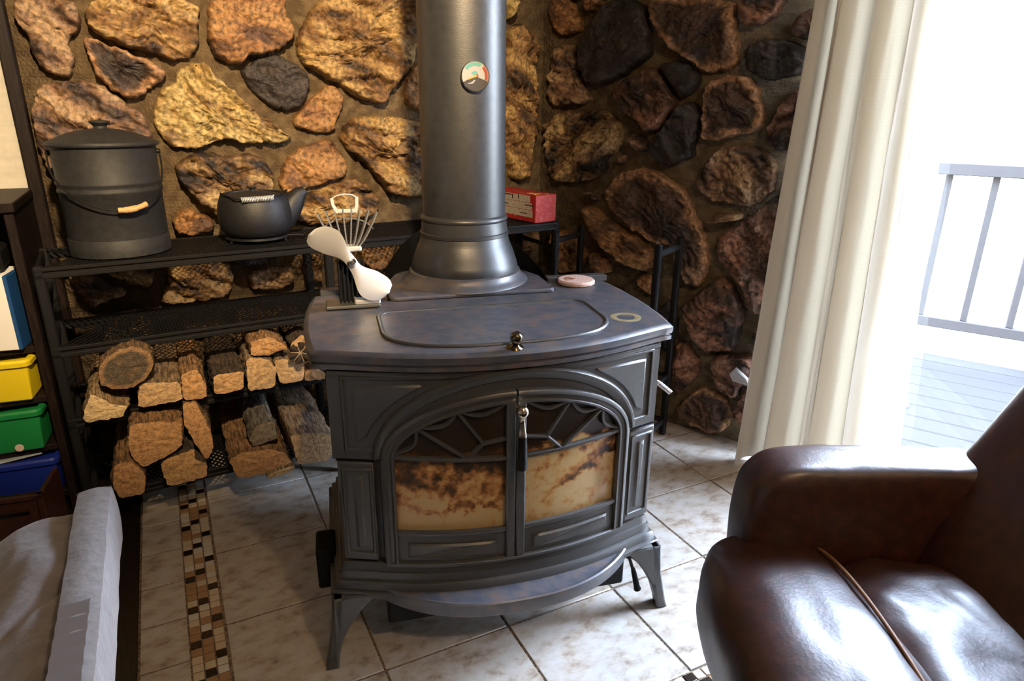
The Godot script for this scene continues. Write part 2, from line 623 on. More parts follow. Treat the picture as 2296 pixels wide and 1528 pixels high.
# Outline levels stacked in height: [(height, inward offset)], closed on top (and below).
func stack(st: SurfaceTool, outline: PackedVector2Array, levels: Array, map: Callable):
	outline = ccw(outline)
	ridge(st, outline, levels.map(func(l): return Vector2(l.y, l.x)), map, true)
	var nr := left_of(outline, true)
	st.set_smooth_group(-1)
	for e in [0, -1]:
		var l: Vector2 = levels[e]
		var poly := PackedVector2Array()
		for i in outline.size():
			poly.append(outline[i] + nr[i] * l.y)
		var ids := Geometry2D.triangulate_polygon(poly)
		for k in range(0, ids.size(), 3):
			face(st, map.call(poly[ids[k]], l.x), map.call(poly[ids[k + 1]], l.x), map.call(poly[ids[k + 2]], l.x))
	st.set_smooth_group(0)


# A stuffed block: a superellipsoid with creases from noise.
func puff(st: SurfaceTool, c: Vector3, h: Vector3, e := 0.35, amp := 0.0, nu := 48, nv := 32, freq := 6.0, basis := Basis.IDENTITY):
	st.set_smooth_group(0)
	var sp := func(x: float) -> float: return signf(x) * pow(absf(x), e)
	var f := func(a: float, b: float) -> Vector3:
		var th := a * TAU
		var ph := (b - 0.5) * PI
		var d := Vector3(sp.call(cos(th)) * sp.call(cos(ph)), sp.call(sin(ph)), sp.call(sin(th)) * sp.call(cos(ph)))
		var q: Vector3 = d * h
		if amp > 0.0:
			q += d * n_c.get_noise_3d((c.x + q.x) * freq, (c.y + q.y) * freq, (c.z + q.z) * freq) * amp
		return c + basis * q
	grid(st, nu, nv, f)


func floor_map(p: Vector2, h: float) -> Vector3:
	return Vector3(p.x, h, p.y)


func left_wall(p: Vector2, d: float) -> Vector3:
	return Vector3(p.x, p.y, -2.42 + d)


func right_wall(p: Vector2, d: float) -> Vector3:
	return CORNER + RD * p.x + RN * d + Vector3(0, p.y, 0)


func on_right(s: float, d: float) -> Vector2:
	var q := CORNER + RD * s + RN * d
	return Vector2(q.x, q.z)


# ------------------------------------------------------------------ the room
const SHELL := {
	"wall_far": ["cream plaster wall behind the bookcase, left of the stone wall", "wall"],
	"wall_side": ["tan plaster wall on the left side of the room", "wall"],
	"wall_back": ["tan plaster wall opposite the stone fireplace corner", "wall"],
	"wall_east": ["tan plaster wall on the right side beyond the door wall", "wall"],
	"wall_end": ["tan plaster wall past the far jamb of the glass door", "wall"],
	"wall_header": ["cream plaster strip above the glass door", "wall"],
	"ceiling": ["plain cream plaster ceiling above the stove", "ceiling"],
}


func slab(called: String, plan: Array, y0: float, y1: float, m: Material) -> MeshInstance3D:
	var st := B(false)
	if y0 == 0.0:
		y0 = -0.12
	plate(st, PackedVector2Array(plan), y0, y1, 0.0005, floor_map, true)
	var what: Array = SHELL.get(called, ["", ""])
	return struct(called, st, m, what[0], what[1])


func room():
	var lw := slab("wall_left", [Vector2(-0.345, -2.67), Vector2(1.62, -2.67), Vector2(1.45, -2.47), Vector2(-0.345, -2.47)], 0, 2.4, M.mortar)
	lw.set_meta("label", "warm-lit wall of golden fieldstones in brown mortar behind the log shelf")
	lw.set_meta("category", "stone wall")
	var rw := slab("wall_right", [on_right(-0.085, -0.05), on_right(1.10, -0.05), on_right(1.10, -0.25), on_right(-0.2, -0.25)], 0, 2.4, M.mortar)
	rw.set_meta("label", "dim wall of dark brown fieldstones between the stovepipe and the curtain")
	rw.set_meta("category", "stone wall")
	wall_nodes = [lw, rw]
	slab("wall_far", [Vector2(-1.75, -2.67), Vector2(-0.345, -2.67), Vector2(-0.345, -2.47), Vector2(-1.75, -2.47)], 0, 2.4, M.plaster)
	slab("wall_side", [Vector2(-1.75, -2.47), Vector2(-1.6, -2.47), Vector2(-1.6, 3.0), Vector2(-1.75, 3.0)], 0, 2.4, M.plaster_tan)
	slab("wall_back", [Vector2(-1.75, 3.0), Vector2(3.5, 3.0), Vector2(3.5, 3.15), Vector2(-1.75, 3.15)], 0, 2.4, M.plaster_tan)
	var e := on_right(4.2, 0)
	slab("wall_east", [on_right(4.2, -0.05), e + Vector2(0.15, 0), Vector2(3.5, 3.0), Vector2(e.x, 3.0), on_right(4.2, 0)], 0, 2.4, M.plaster_tan)
	slab("wall_end", [on_right(2.26, -0.05), on_right(4.25, -0.05), on_right(4.25, -0.25), on_right(2.26, -0.25)], 0, 2.4, M.plaster_tan)
	slab("wall_header", [on_right(1.10, -0.05), on_right(2.26, -0.05), on_right(2.26, -0.25), on_right(1.10, -0.25)], 2.08, 2.4, M.plaster)
	slab("ceiling", [Vector2(-1.75, -2.67), Vector2(1.25, -2.67), on_right(4.3, -0.25), Vector2(3.6, 3.15), Vector2(-1.75, 3.15)], 2.4, 2.55, M.plaster)
	# dark trim board where the stone ends
	var st := B(false)
	box(st, Vector3(-0.330, 1.2, -2.445), Vector3(0.032, 2.4, 0.05), 0.003)
	struct("trim_1", st, M.espresso, "dark upright trim board where the stone wall meets the cream wall", "trim")


# One field stone: outline on the wall, a broken rim, a lumpy face with strata.
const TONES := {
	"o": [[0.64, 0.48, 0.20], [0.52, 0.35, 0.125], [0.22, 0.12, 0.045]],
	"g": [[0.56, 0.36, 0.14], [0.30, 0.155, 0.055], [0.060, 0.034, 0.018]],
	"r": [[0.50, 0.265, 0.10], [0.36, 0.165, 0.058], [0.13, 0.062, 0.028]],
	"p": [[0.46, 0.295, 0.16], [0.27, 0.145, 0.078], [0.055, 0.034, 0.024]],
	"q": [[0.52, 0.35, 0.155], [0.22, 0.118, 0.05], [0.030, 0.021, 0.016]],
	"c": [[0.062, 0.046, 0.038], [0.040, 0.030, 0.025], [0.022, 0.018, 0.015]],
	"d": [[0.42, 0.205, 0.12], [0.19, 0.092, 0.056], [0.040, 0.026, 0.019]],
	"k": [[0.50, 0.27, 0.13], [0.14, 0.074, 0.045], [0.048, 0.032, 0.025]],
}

var stone_count := 0


func stone(side: int, kind: String, flat: Array):
	stone_count += 1
	var poly := ccw(v2(flat))
	var n := poly.size()
	# even spacing round a slightly rounded outline
	var soft := PackedVector2Array()
	for i in n:
		var a := poly[i]
		var b := poly[(i + 1) % n]
		soft.append(a.lerp(b, 0.22))
		soft.append(a.lerp(b, 0.78))
	var total := 0.0
	for i in soft.size():
		total += soft[i].distance_to(soft[(i + 1) % soft.size()])
	var count := clampi(int(total / 0.0066), 36, 180)
	var rim := PackedVector2Array()
	var walked := 0.0
	var want := 0.0
	for i in soft.size():
		var a := soft[i]
		var b := soft[(i + 1) % soft.size()]
		var l := a.distance_to(b)
		while want < walked + l - 1e-9 and rim.size() < count:
			rim.append(a.lerp(b, (want - walked) / maxf(l, 1e-6)))
			want += total / count
		walked += l
	n = rim.size()
	var mid := Vector2.ZERO
	for q in rim:
		mid += q
	mid /= n
	var off := Vector3(stone_count * 3.17, stone_count * 1.31, stone_count * 0.77)
	var ins := left_of(rim, true)
	for i in n:
		rim[i] += ins[i].normalized() * (n_a.get_noise_3d(rim[i].x * 2.5 + off.x, rim[i].y * 2.5, off.z) * 0.010 + n_b.get_noise_3d(rim[i].x * 2 + off.x, rim[i].y * 2, off.y) * 0.003)
	var size := sqrt(absf(area(rim)))
	var rings := clampi(int(size / 0.0088), 9, 38)
	var thick := 0.052 + 0.014 * sin(off.x * 5.0)
	var rough := 1.35 if kind in ["g", "q", "o"] else 0.95 if kind in ["d", "k", "p"] else 0.6
	var slant := rng.randf_range(-0.9, 0.9) if side == 1 else rng.randf_range(0.15, 0.8)
	var ca := cos(slant)
	var sa := sin(slant)
	var tilt := Vector2(rng.randf_range(-0.05, 0.05), rng.randf_range(-0.06, 0.03))
	var t0: Array = TONES[kind]
	var c0 := Color(t0[0][0], t0[0][1], t0[0][2])
	var c1 := Color(t0[1][0], t0[1][1], t0[1][2])
	var c2 := Color(t0[2][0], t0[2][1], t0[2][2])
	var st := SurfaceTool.new()
	st.begin(Mesh.PRIMITIVE_TRIANGLES)
	st.set_smooth_group(0)
	for k in rings + 1:
		var t := float(k) / rings
		var pull := 0.0
		var rise := 0.0
		if k <= 3:
			pull = [0.0, 0.012, 0.03, 0.065][k] / maxf(size, 0.06) * 0.22
			rise = [0.0, 0.55, 0.86, 0.97][k]
		else:
			pull = lerpf(0.065 / maxf(size, 0.06) * 0.22, 1.0, (t - 3.0 / rings) / (1.0 - 3.0 / rings))
			rise = 1.0
		for i in n:
			var p := rim[i].lerp(mid, pull)
			var x := (p.x * ca - p.y * sa)
			var y := (p.x * sa + p.y * ca)
			var wx := x + 0.03 * n_a.get_noise_3d(p.x * 1.2 + off.y, p.y * 1.2, 7.0)
			var wy := y + 0.03 * n_a.get_noise_3d(p.x * 1.2, p.y * 1.2 + off.x, 8.0)
			var strata := n_b.get_noise_3d(wx * 0.5 + off.x, wy * 1.35 + off.y, off.z)
			var lump := n_a.get_noise_3d(p.x * 0.7 + off.x, p.y * 0.7 + off.y, 2.0)
			var chip := n_b.get_noise_3d(wx * 1.7 + off.y, wy * 2.6 + off.x, 5.0)
			var cleft := n_b.get_noise_3d(wx * 0.28 + off.z, wy * 0.95 + off.y, 31.0)
			# split-face steps along the bedding
			var q := n_a.get_noise_3d(wx * 0.45 + off.y, wy * 1.15 + off.z, 12.0) * 4.2
			var step_ := floorf(q) + smoothstep(0.30, 0.62, q - floorf(q))
			var h := rise * (thick + (strata * 0.010 - pow(maxf(0.0, cleft), 3.0) * 0.020 + chip * 0.0028 + step_ * 0.0085) * rough + lump * 0.016 + tilt.dot(p - mid))
			h = clampf(h, 0.0, 0.092) - 0.052
			var tone := n_a.get_noise_3d(x * 0.55 + off.z + 40.0, y * 1.1 + off.x, 9.0) * 2.1 + n_b.get_noise_3d(x * 0.7 + 70.0 + off.x, y * 1.7, 3.0) * 0.5
			var edge := n_a.get_noise_3d(p.x * 0.7 + 90.0, p.y * 0.7 + off.y, 4.0)
			var c := c1
			if kind == "k":
				# weathered pale rind round a dark heart
				var rind := smoothstep(0.30, 0.10, pull + edge * 0.18 + tone * 0.05)
				c = c2.lerp(c1, clampf(0.5 + tone * 0.7, 0, 1)).lerp(c0, rind)
			elif tone > 0.0:
				c = c1.lerp(c0, clampf(tone * 1.5, 0, 1))
			else:
				c = c1.lerp(c2, clampf(-tone * 1.6 - 0.15, 0, 1))
			st.set_color(c)
			st.add_vertex(left_wall(p, h) if side == 0 else right_wall(p, h))
	for k in rings:
		for i in n:
			var j := (i + 1) % n
			var a := k * n + i
			var b := k * n + j
			var c := (k + 1) * n + j
			var d := (k + 1) * n + i
			for q in [a, c, b, a, d, c]:
				st.add_index(q)
	obj("stone", st, M.stone, wall_nodes[side])


func stones():
	stone(0,"p",[-0.289,1.465,-0.301,1.413,-0.275,1.367,-0.278,1.332,-0.272,1.297,-0.244,1.27,-0.191,1.262,-0.177,1.291,-0.178,1.336,-0.181,1.359,-0.162,1.377,-0.136,1.407,-0.14,1.441,-0.145,1.475])
	stone(0,"g",[-0.103,1.478,-0.126,1.442,-0.132,1.406,-0.103,1.376,-0.036,1.347,0.012,1.339,0.064,1.315,0.094,1.319,0.128,1.326,0.155,1.345,0.168,1.39,0.18,1.498])
	stone(0,"k",[-0.144,1.373,-0.119,1.371,-0.04,1.339,0.03,1.315,0.063,1.288,0.058,1.273,0.015,1.233,-0.037,1.202,-0.075,1.217,-0.123,1.254,-0.131,1.287,-0.141,1.34])
	stone(0,"p",[-0.279,1.242,-0.214,1.252,-0.169,1.26,-0.124,1.249,-0.068,1.207,-0.064,1.187,-0.027,1.177,-0.008,1.143,-0.005,1.097,-0.034,1,-0.142,0.924,-0.264,0.89,-0.274,0.93,-0.289,0.976,-0.302,1.051,-0.31,1.148,-0.285,1.21])
	stone(0,"o",[0.005,1.163,0.027,1.223,0.08,1.253,0.09,1.289,0.135,1.318,0.174,1.312,0.208,1.268,0.276,1.203,0.338,1.152,0.362,1.13,0.411,1.094,0.401,1.077,0.356,1.07,0.269,1.071,0.178,1.085,0.151,1.067,0.1,1.055,0.054,1.054,0.032,1.072,0.003,1.125])
	stone(0,"r",[0.196,1.453,0.207,1.499,0.428,1.515,0.43,1.463,0.452,1.427,0.446,1.387,0.384,1.347,0.325,1.345,0.306,1.335,0.266,1.308,0.227,1.317,0.194,1.344,0.188,1.39])
	stone(0,"c",[0.273,1.294,0.319,1.328,0.358,1.34,0.417,1.336,0.468,1.308,0.493,1.266,0.473,1.218,0.442,1.179,0.383,1.171,0.343,1.196,0.295,1.237,0.283,1.27])
	stone(0,"g",[0.468,1.42,0.506,1.476,0.546,1.523,0.878,1.547,0.875,1.464,0.863,1.387,0.846,1.334,0.792,1.273,0.759,1.226,0.728,1.192,0.641,1.22,0.592,1.255,0.515,1.293,0.469,1.321,0.445,1.35,0.457,1.395])
	stone(0,"r",[0.549,1.259,0.577,1.25,0.593,1.207,0.579,1.157,0.547,1.099,0.495,1.099,0.441,1.117,0.416,1.135,0.423,1.156,0.467,1.197,0.51,1.232])
	stone(0,"g",[0.586,1.112,0.612,1.152,0.692,1.16,0.864,1.148,0.912,1.097,0.905,0.873,0.79,0.869,0.728,0.898,0.681,0.969,0.632,1.017,0.572,1.066,0.572,1.088])
	stone(0,"r",[0.435,1.058,0.492,1.072,0.546,1.084,0.562,1.056,0.605,0.967,0.529,0.94,0.432,0.911,0.375,0.899,0.351,0.933,0.371,0.988,0.396,1.027])
	stone(0,"q",[0.044,0.998,0.056,1.018,0.099,1.044,0.141,1.047,0.201,1.032,0.283,1.041,0.323,1.012,0.341,0.965,0.332,0.916,0.292,0.859,0.164,0.837,0.139,0.856,0.099,0.891,0.059,0.949])
	stone(0,"g",[0.435,0.902,0.511,0.923,0.611,0.951,0.677,0.913,0.707,0.859,0.679,0.804,0.541,0.79,0.395,0.795,0.386,0.853])
	stone(0,"r",[0.029,0.874,0.087,0.87,0.138,0.824,0.13,0.788,0.024,0.788,0.009,0.818])
	stone(0,"r",[0.829,1.31,0.871,1.348,0.944,1.324,0.939,1.159,0.865,1.171,0.845,1.177,0.805,1.209])
	stone(0,"g",[0.966,1.553,1.154,1.566,1.172,1.436,1.118,1.329,0.995,1.34,0.938,1.439])
	stone(0,"p",[0.977,1.295,1.145,1.284,1.154,1.046,1.06,0.933,0.954,1.049])
	stone(0,"r",[0.933,0.905,1.116,0.906,1.155,0.722,0.983,0.699,0.921,0.806])
	stone(0,"g",[1.213,1.438,1.244,1.485,1.281,1.482,1.329,1.451,1.345,1.273,1.344,1.076,1.312,0.924,1.262,0.908,1.222,0.936,1.192,1.175])
	stone(0,"o",[1.198,1.569,1.27,1.574,1.235,1.505,1.204,1.491])
	stone(0,"p",[-0.3,0.697,-0.242,0.697,-0.148,0.619,-0.157,0.604,-0.202,0.592,-0.258,0.571,-0.274,0.606,-0.296,0.643])
	stone(0,"q",[-0.217,0.709,-0.05,0.71,-0.048,0.685,-0.078,0.626,-0.108,0.622,-0.15,0.644,-0.188,0.679])
	stone(0,"g",[-0.025,0.696,0.161,0.7,0.178,0.609,0.13,0.559,-0.073,0.565,-0.037,0.617])
	stone(0,"p",[0.213,0.625,0.244,0.655,0.361,0.644,0.375,0.612,0.355,0.58,0.235,0.579])
	stone(0,"c",[0.168,0.705,0.212,0.717,0.32,0.711,0.304,0.674,0.228,0.666,0.179,0.674])
	stone(0,"r",[0.6,0.721,0.734,0.719,0.74,0.634,0.711,0.606,0.66,0.608,0.62,0.645])
	stone(0,"r",[0.761,0.717,0.852,0.718,0.844,0.645,0.808,0.636,0.775,0.673])
	stone(0,"q",[0.397,0.698,0.471,0.707,0.478,0.593,0.43,0.581,0.403,0.633])
	stone(0,"c",[-0.226,0.558,-0.1,0.557,-0.059,0.482,-0.155,0.449,-0.253,0.472])
	stone(0,"d",[-0.025,0.532,0.127,0.536,0.146,0.461,0.003,0.441])
	stone(0,"r",[0.212,0.525,0.364,0.539,0.402,0.451,0.245,0.422,0.176,0.465])
	stone(0,"g",[0.944,0.65,1.175,0.648,1.196,0.498,1.017,0.481,0.905,0.548])
	stone(0,"r",[1.234,0.805,1.345,0.808,1.36,0.633,1.256,0.623])
	stone(0,"d",[1.216,0.59,1.351,0.586,1.366,0.401,1.238,0.397])
	stone(0,"d",[0.541,0.569,0.76,0.545,0.717,0.391,0.514,0.436])
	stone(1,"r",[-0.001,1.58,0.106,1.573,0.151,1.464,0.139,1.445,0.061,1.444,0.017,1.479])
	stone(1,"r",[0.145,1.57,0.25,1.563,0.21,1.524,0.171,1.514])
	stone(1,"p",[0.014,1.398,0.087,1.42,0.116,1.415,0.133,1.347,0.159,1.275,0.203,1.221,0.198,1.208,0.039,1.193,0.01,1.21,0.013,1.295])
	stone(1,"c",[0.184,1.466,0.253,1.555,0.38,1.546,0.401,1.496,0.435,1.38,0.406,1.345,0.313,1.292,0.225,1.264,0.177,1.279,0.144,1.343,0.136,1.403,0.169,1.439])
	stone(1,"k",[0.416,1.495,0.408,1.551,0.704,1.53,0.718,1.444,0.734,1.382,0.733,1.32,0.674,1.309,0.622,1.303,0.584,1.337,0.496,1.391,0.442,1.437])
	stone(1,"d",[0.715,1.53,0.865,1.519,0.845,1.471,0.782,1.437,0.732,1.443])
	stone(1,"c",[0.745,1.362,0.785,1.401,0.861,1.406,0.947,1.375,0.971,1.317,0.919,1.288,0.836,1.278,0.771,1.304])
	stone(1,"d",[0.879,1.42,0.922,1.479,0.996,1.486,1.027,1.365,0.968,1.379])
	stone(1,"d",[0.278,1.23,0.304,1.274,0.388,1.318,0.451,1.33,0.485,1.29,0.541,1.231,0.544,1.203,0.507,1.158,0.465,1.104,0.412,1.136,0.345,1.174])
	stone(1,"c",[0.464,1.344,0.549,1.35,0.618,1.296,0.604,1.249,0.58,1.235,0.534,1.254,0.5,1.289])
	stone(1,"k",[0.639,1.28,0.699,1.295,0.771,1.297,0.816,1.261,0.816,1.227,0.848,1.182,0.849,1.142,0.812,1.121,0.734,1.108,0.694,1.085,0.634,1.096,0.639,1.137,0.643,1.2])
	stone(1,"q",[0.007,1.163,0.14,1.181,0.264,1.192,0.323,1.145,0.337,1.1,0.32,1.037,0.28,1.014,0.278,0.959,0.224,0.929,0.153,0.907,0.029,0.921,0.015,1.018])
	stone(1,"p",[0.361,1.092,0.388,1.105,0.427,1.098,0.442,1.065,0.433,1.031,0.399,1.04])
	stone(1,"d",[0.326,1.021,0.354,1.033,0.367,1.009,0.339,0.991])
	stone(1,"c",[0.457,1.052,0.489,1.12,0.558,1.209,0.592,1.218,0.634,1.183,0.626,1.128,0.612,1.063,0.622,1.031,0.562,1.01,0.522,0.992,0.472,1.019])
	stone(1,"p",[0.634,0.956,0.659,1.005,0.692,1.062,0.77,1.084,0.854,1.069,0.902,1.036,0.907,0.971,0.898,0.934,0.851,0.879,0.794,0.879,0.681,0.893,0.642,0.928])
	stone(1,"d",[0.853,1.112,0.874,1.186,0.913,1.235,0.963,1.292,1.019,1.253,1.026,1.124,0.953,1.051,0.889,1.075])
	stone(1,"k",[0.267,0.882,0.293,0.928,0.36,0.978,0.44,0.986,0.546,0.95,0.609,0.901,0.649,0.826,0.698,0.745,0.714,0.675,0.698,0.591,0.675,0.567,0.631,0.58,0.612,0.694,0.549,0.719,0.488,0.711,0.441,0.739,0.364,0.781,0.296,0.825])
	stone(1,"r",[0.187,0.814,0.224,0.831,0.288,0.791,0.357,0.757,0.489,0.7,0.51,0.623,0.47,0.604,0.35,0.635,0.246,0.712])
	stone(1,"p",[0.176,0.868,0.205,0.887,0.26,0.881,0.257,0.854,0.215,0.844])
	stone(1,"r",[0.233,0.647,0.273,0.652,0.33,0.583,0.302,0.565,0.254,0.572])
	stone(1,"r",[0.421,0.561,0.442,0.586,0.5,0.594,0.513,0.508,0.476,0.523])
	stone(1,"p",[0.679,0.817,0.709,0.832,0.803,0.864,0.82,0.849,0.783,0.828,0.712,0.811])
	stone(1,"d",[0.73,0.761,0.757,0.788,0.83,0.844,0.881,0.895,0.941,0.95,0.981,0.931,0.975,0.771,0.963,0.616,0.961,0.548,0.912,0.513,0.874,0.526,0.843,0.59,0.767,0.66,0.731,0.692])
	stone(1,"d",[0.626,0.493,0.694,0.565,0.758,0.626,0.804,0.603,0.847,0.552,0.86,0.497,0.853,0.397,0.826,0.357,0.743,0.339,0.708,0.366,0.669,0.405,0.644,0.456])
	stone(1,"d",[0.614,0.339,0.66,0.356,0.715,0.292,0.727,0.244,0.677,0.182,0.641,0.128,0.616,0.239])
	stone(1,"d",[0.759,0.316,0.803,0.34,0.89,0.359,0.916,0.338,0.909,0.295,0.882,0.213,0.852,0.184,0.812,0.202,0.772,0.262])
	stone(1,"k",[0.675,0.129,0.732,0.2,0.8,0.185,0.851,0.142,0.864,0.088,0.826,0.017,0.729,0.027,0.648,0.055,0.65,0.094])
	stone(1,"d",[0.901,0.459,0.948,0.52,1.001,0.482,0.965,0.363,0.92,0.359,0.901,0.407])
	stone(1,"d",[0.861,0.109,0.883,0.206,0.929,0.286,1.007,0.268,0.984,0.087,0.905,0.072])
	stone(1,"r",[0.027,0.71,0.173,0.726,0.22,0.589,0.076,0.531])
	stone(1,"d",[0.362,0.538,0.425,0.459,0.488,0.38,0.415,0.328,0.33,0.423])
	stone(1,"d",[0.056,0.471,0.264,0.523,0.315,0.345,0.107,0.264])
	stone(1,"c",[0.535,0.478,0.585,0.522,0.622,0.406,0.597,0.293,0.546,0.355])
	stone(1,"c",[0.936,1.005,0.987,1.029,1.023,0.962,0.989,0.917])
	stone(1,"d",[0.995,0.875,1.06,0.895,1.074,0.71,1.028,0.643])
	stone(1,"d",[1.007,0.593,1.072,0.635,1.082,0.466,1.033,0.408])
	# the courses above the frame
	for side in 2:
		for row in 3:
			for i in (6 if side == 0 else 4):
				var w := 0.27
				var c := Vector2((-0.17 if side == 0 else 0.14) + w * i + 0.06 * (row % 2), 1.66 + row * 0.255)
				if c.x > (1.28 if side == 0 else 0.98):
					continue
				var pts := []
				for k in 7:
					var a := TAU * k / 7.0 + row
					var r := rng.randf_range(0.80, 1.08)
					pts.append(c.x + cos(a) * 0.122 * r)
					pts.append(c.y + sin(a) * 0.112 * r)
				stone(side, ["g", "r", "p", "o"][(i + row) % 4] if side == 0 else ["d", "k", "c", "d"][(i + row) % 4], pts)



func hearth_floor():
	var st := B(false)
	plate(st, PackedVector2Array([Vector2(-1.6, -2.47), Vector2(1.40, -2.47), on_right(-0.02, -0.055), on_right(4.2, -0.055), Vector2(3.3, 3.0), Vector2(-1.6, 3.0)]), -0.10, -0.0025, 0.0005, floor_map, true)
	var fl := struct("floor", st, M.grout, "tiled hearth floor with a mosaic border strip, dark boards beyond it", "floor")
	var room_plan := PackedVector2Array([Vector2(-0.345, -2.47), Vector2(1.353, -2.47), on_right(0.0, -0.05), on_right(4.2, -0.05), Vector2(3.3, 3.0), Vector2(-1.6, 3.0), Vector2(-1.6, -2.47)])
	var tile := func(x0: float, x1: float, z0: float, z1: float, called: String, m: Material, gap: float, h: float):
		var rect := PackedVector2Array([Vector2(x0 + gap, z0 + gap), Vector2(x1 - gap, z0 + gap), Vector2(x1 - gap, z1 - gap), Vector2(x0 + gap, z1 - gap)])
		var cuts := Geometry2D.intersect_polygons(rect, room_plan)
		if cuts.is_empty():
			return
		var s := B(false)
		plate(s, cuts[0], -0.012, h, 0.0016, floor_map)
		obj(called, s, m, fl)
	var k := 0
	var p := 0.307
	var x_left := -0.013
	var z_front := -0.875
	for i in 9:
		for j in 6:
			k = (i * 7 + j * 5 + (i * j) % 3) % 3
			tile.call(x_left + p * i, x_left + p * (i + 1), z_front - p * (j + 1), z_front - p * j, "tile", M["tile%d" % k], 0.0026, 0.0)
	# narrow outer rows
	for j in 11:
		tile.call(-0.198, -0.093, -1.56 + 0.1535 * (j - 5) - 0.1535, -1.56 + 0.1535 * (j - 5), "tile", M["tile%d" % (j % 3)], 0.0022, 0.0)
	for i in 16:
		tile.call(-0.093 + 0.1535 * i, -0.093 + 0.1535 * (i + 1), -0.798, -0.693, "tile", M["tile%d" % ((i + 1) % 3)], 0.0022, 0.0)
	# mosaic strips, three stones wide
	var pitch := 0.0256
	var tones := [M.mosaic_dark, M.mosaic_tan, M.mosaic_cream, M.mosaic_white, M.mosaic_tan, M.mosaic_cream]
	var mesh_of := {}
	var shape := B(false)
	plate(shape, PackedVector2Array([Vector2(0, 0), Vector2(pitch - 0.003, 0), Vector2(pitch - 0.003, pitch - 0.003), Vector2(0, pitch - 0.003)]), -0.012, 0.0, 0.0012, floor_map)
	shape.generate_normals()
	for t in tones:
		if not mesh_of.has(t):
			mesh_of[t] = shape.commit()
			mesh_of[t].surface_set_material(0, t)
	var piece := func(x: float, z: float, a: int, b: int):
		var t := 0
		var ph: int = (a + [0, 2, 1][b] * 2) % 5
		if ph == 0:
			t = 0
		else:
			t = 1 + rng.randi() % 5
		var o := MeshInstance3D.new()
		o.mesh = mesh_of[tones[t]]
		o.name = "mosaic_tile"
		o.position = Vector3(x + 0.0015, 0, z + 0.0015)
		fl.add_child(o, true)
	for a in 60:
		for b in 3:
			piece.call(-0.093 + pitch * b, -0.798 - pitch * (a + 1), a, b)
	for a in 38:
		for b in 3:
			piece.call(-0.016 + pitch * a, -0.875 + pitch * b, a, b)
	# dark boards outside the hearth
	for i in 11:
		var x1 := -0.201 - i * 0.09
		var s := B(false)
		plate(s, PackedVector2Array([Vector2(x1 - 0.0885, -2.46), Vector2(x1, -2.46), Vector2(x1, -0.695), Vector2(x1 - 0.0885, -0.695)]), -0.012, 0.001, 0.0012, floor_map)
		obj("floorboard", s, M.floor_wood, fl)
	for i in 40:
		var z0 := -0.69 + i * 0.09
		var run := PackedVector2Array([Vector2(-1.6, z0), Vector2(3.4, z0), Vector2(3.4, z0 + 0.0885), Vector2(-1.6, z0 + 0.0885)])
		var cut := Geometry2D.intersect_polygons(run, room_plan)
		if cut.is_empty():
			continue
		var s := B(false)
		plate(s, cut[0], -0.012, 0.001, 0.0012, floor_map)
		obj("floorboard", s, M.floor_wood, fl)


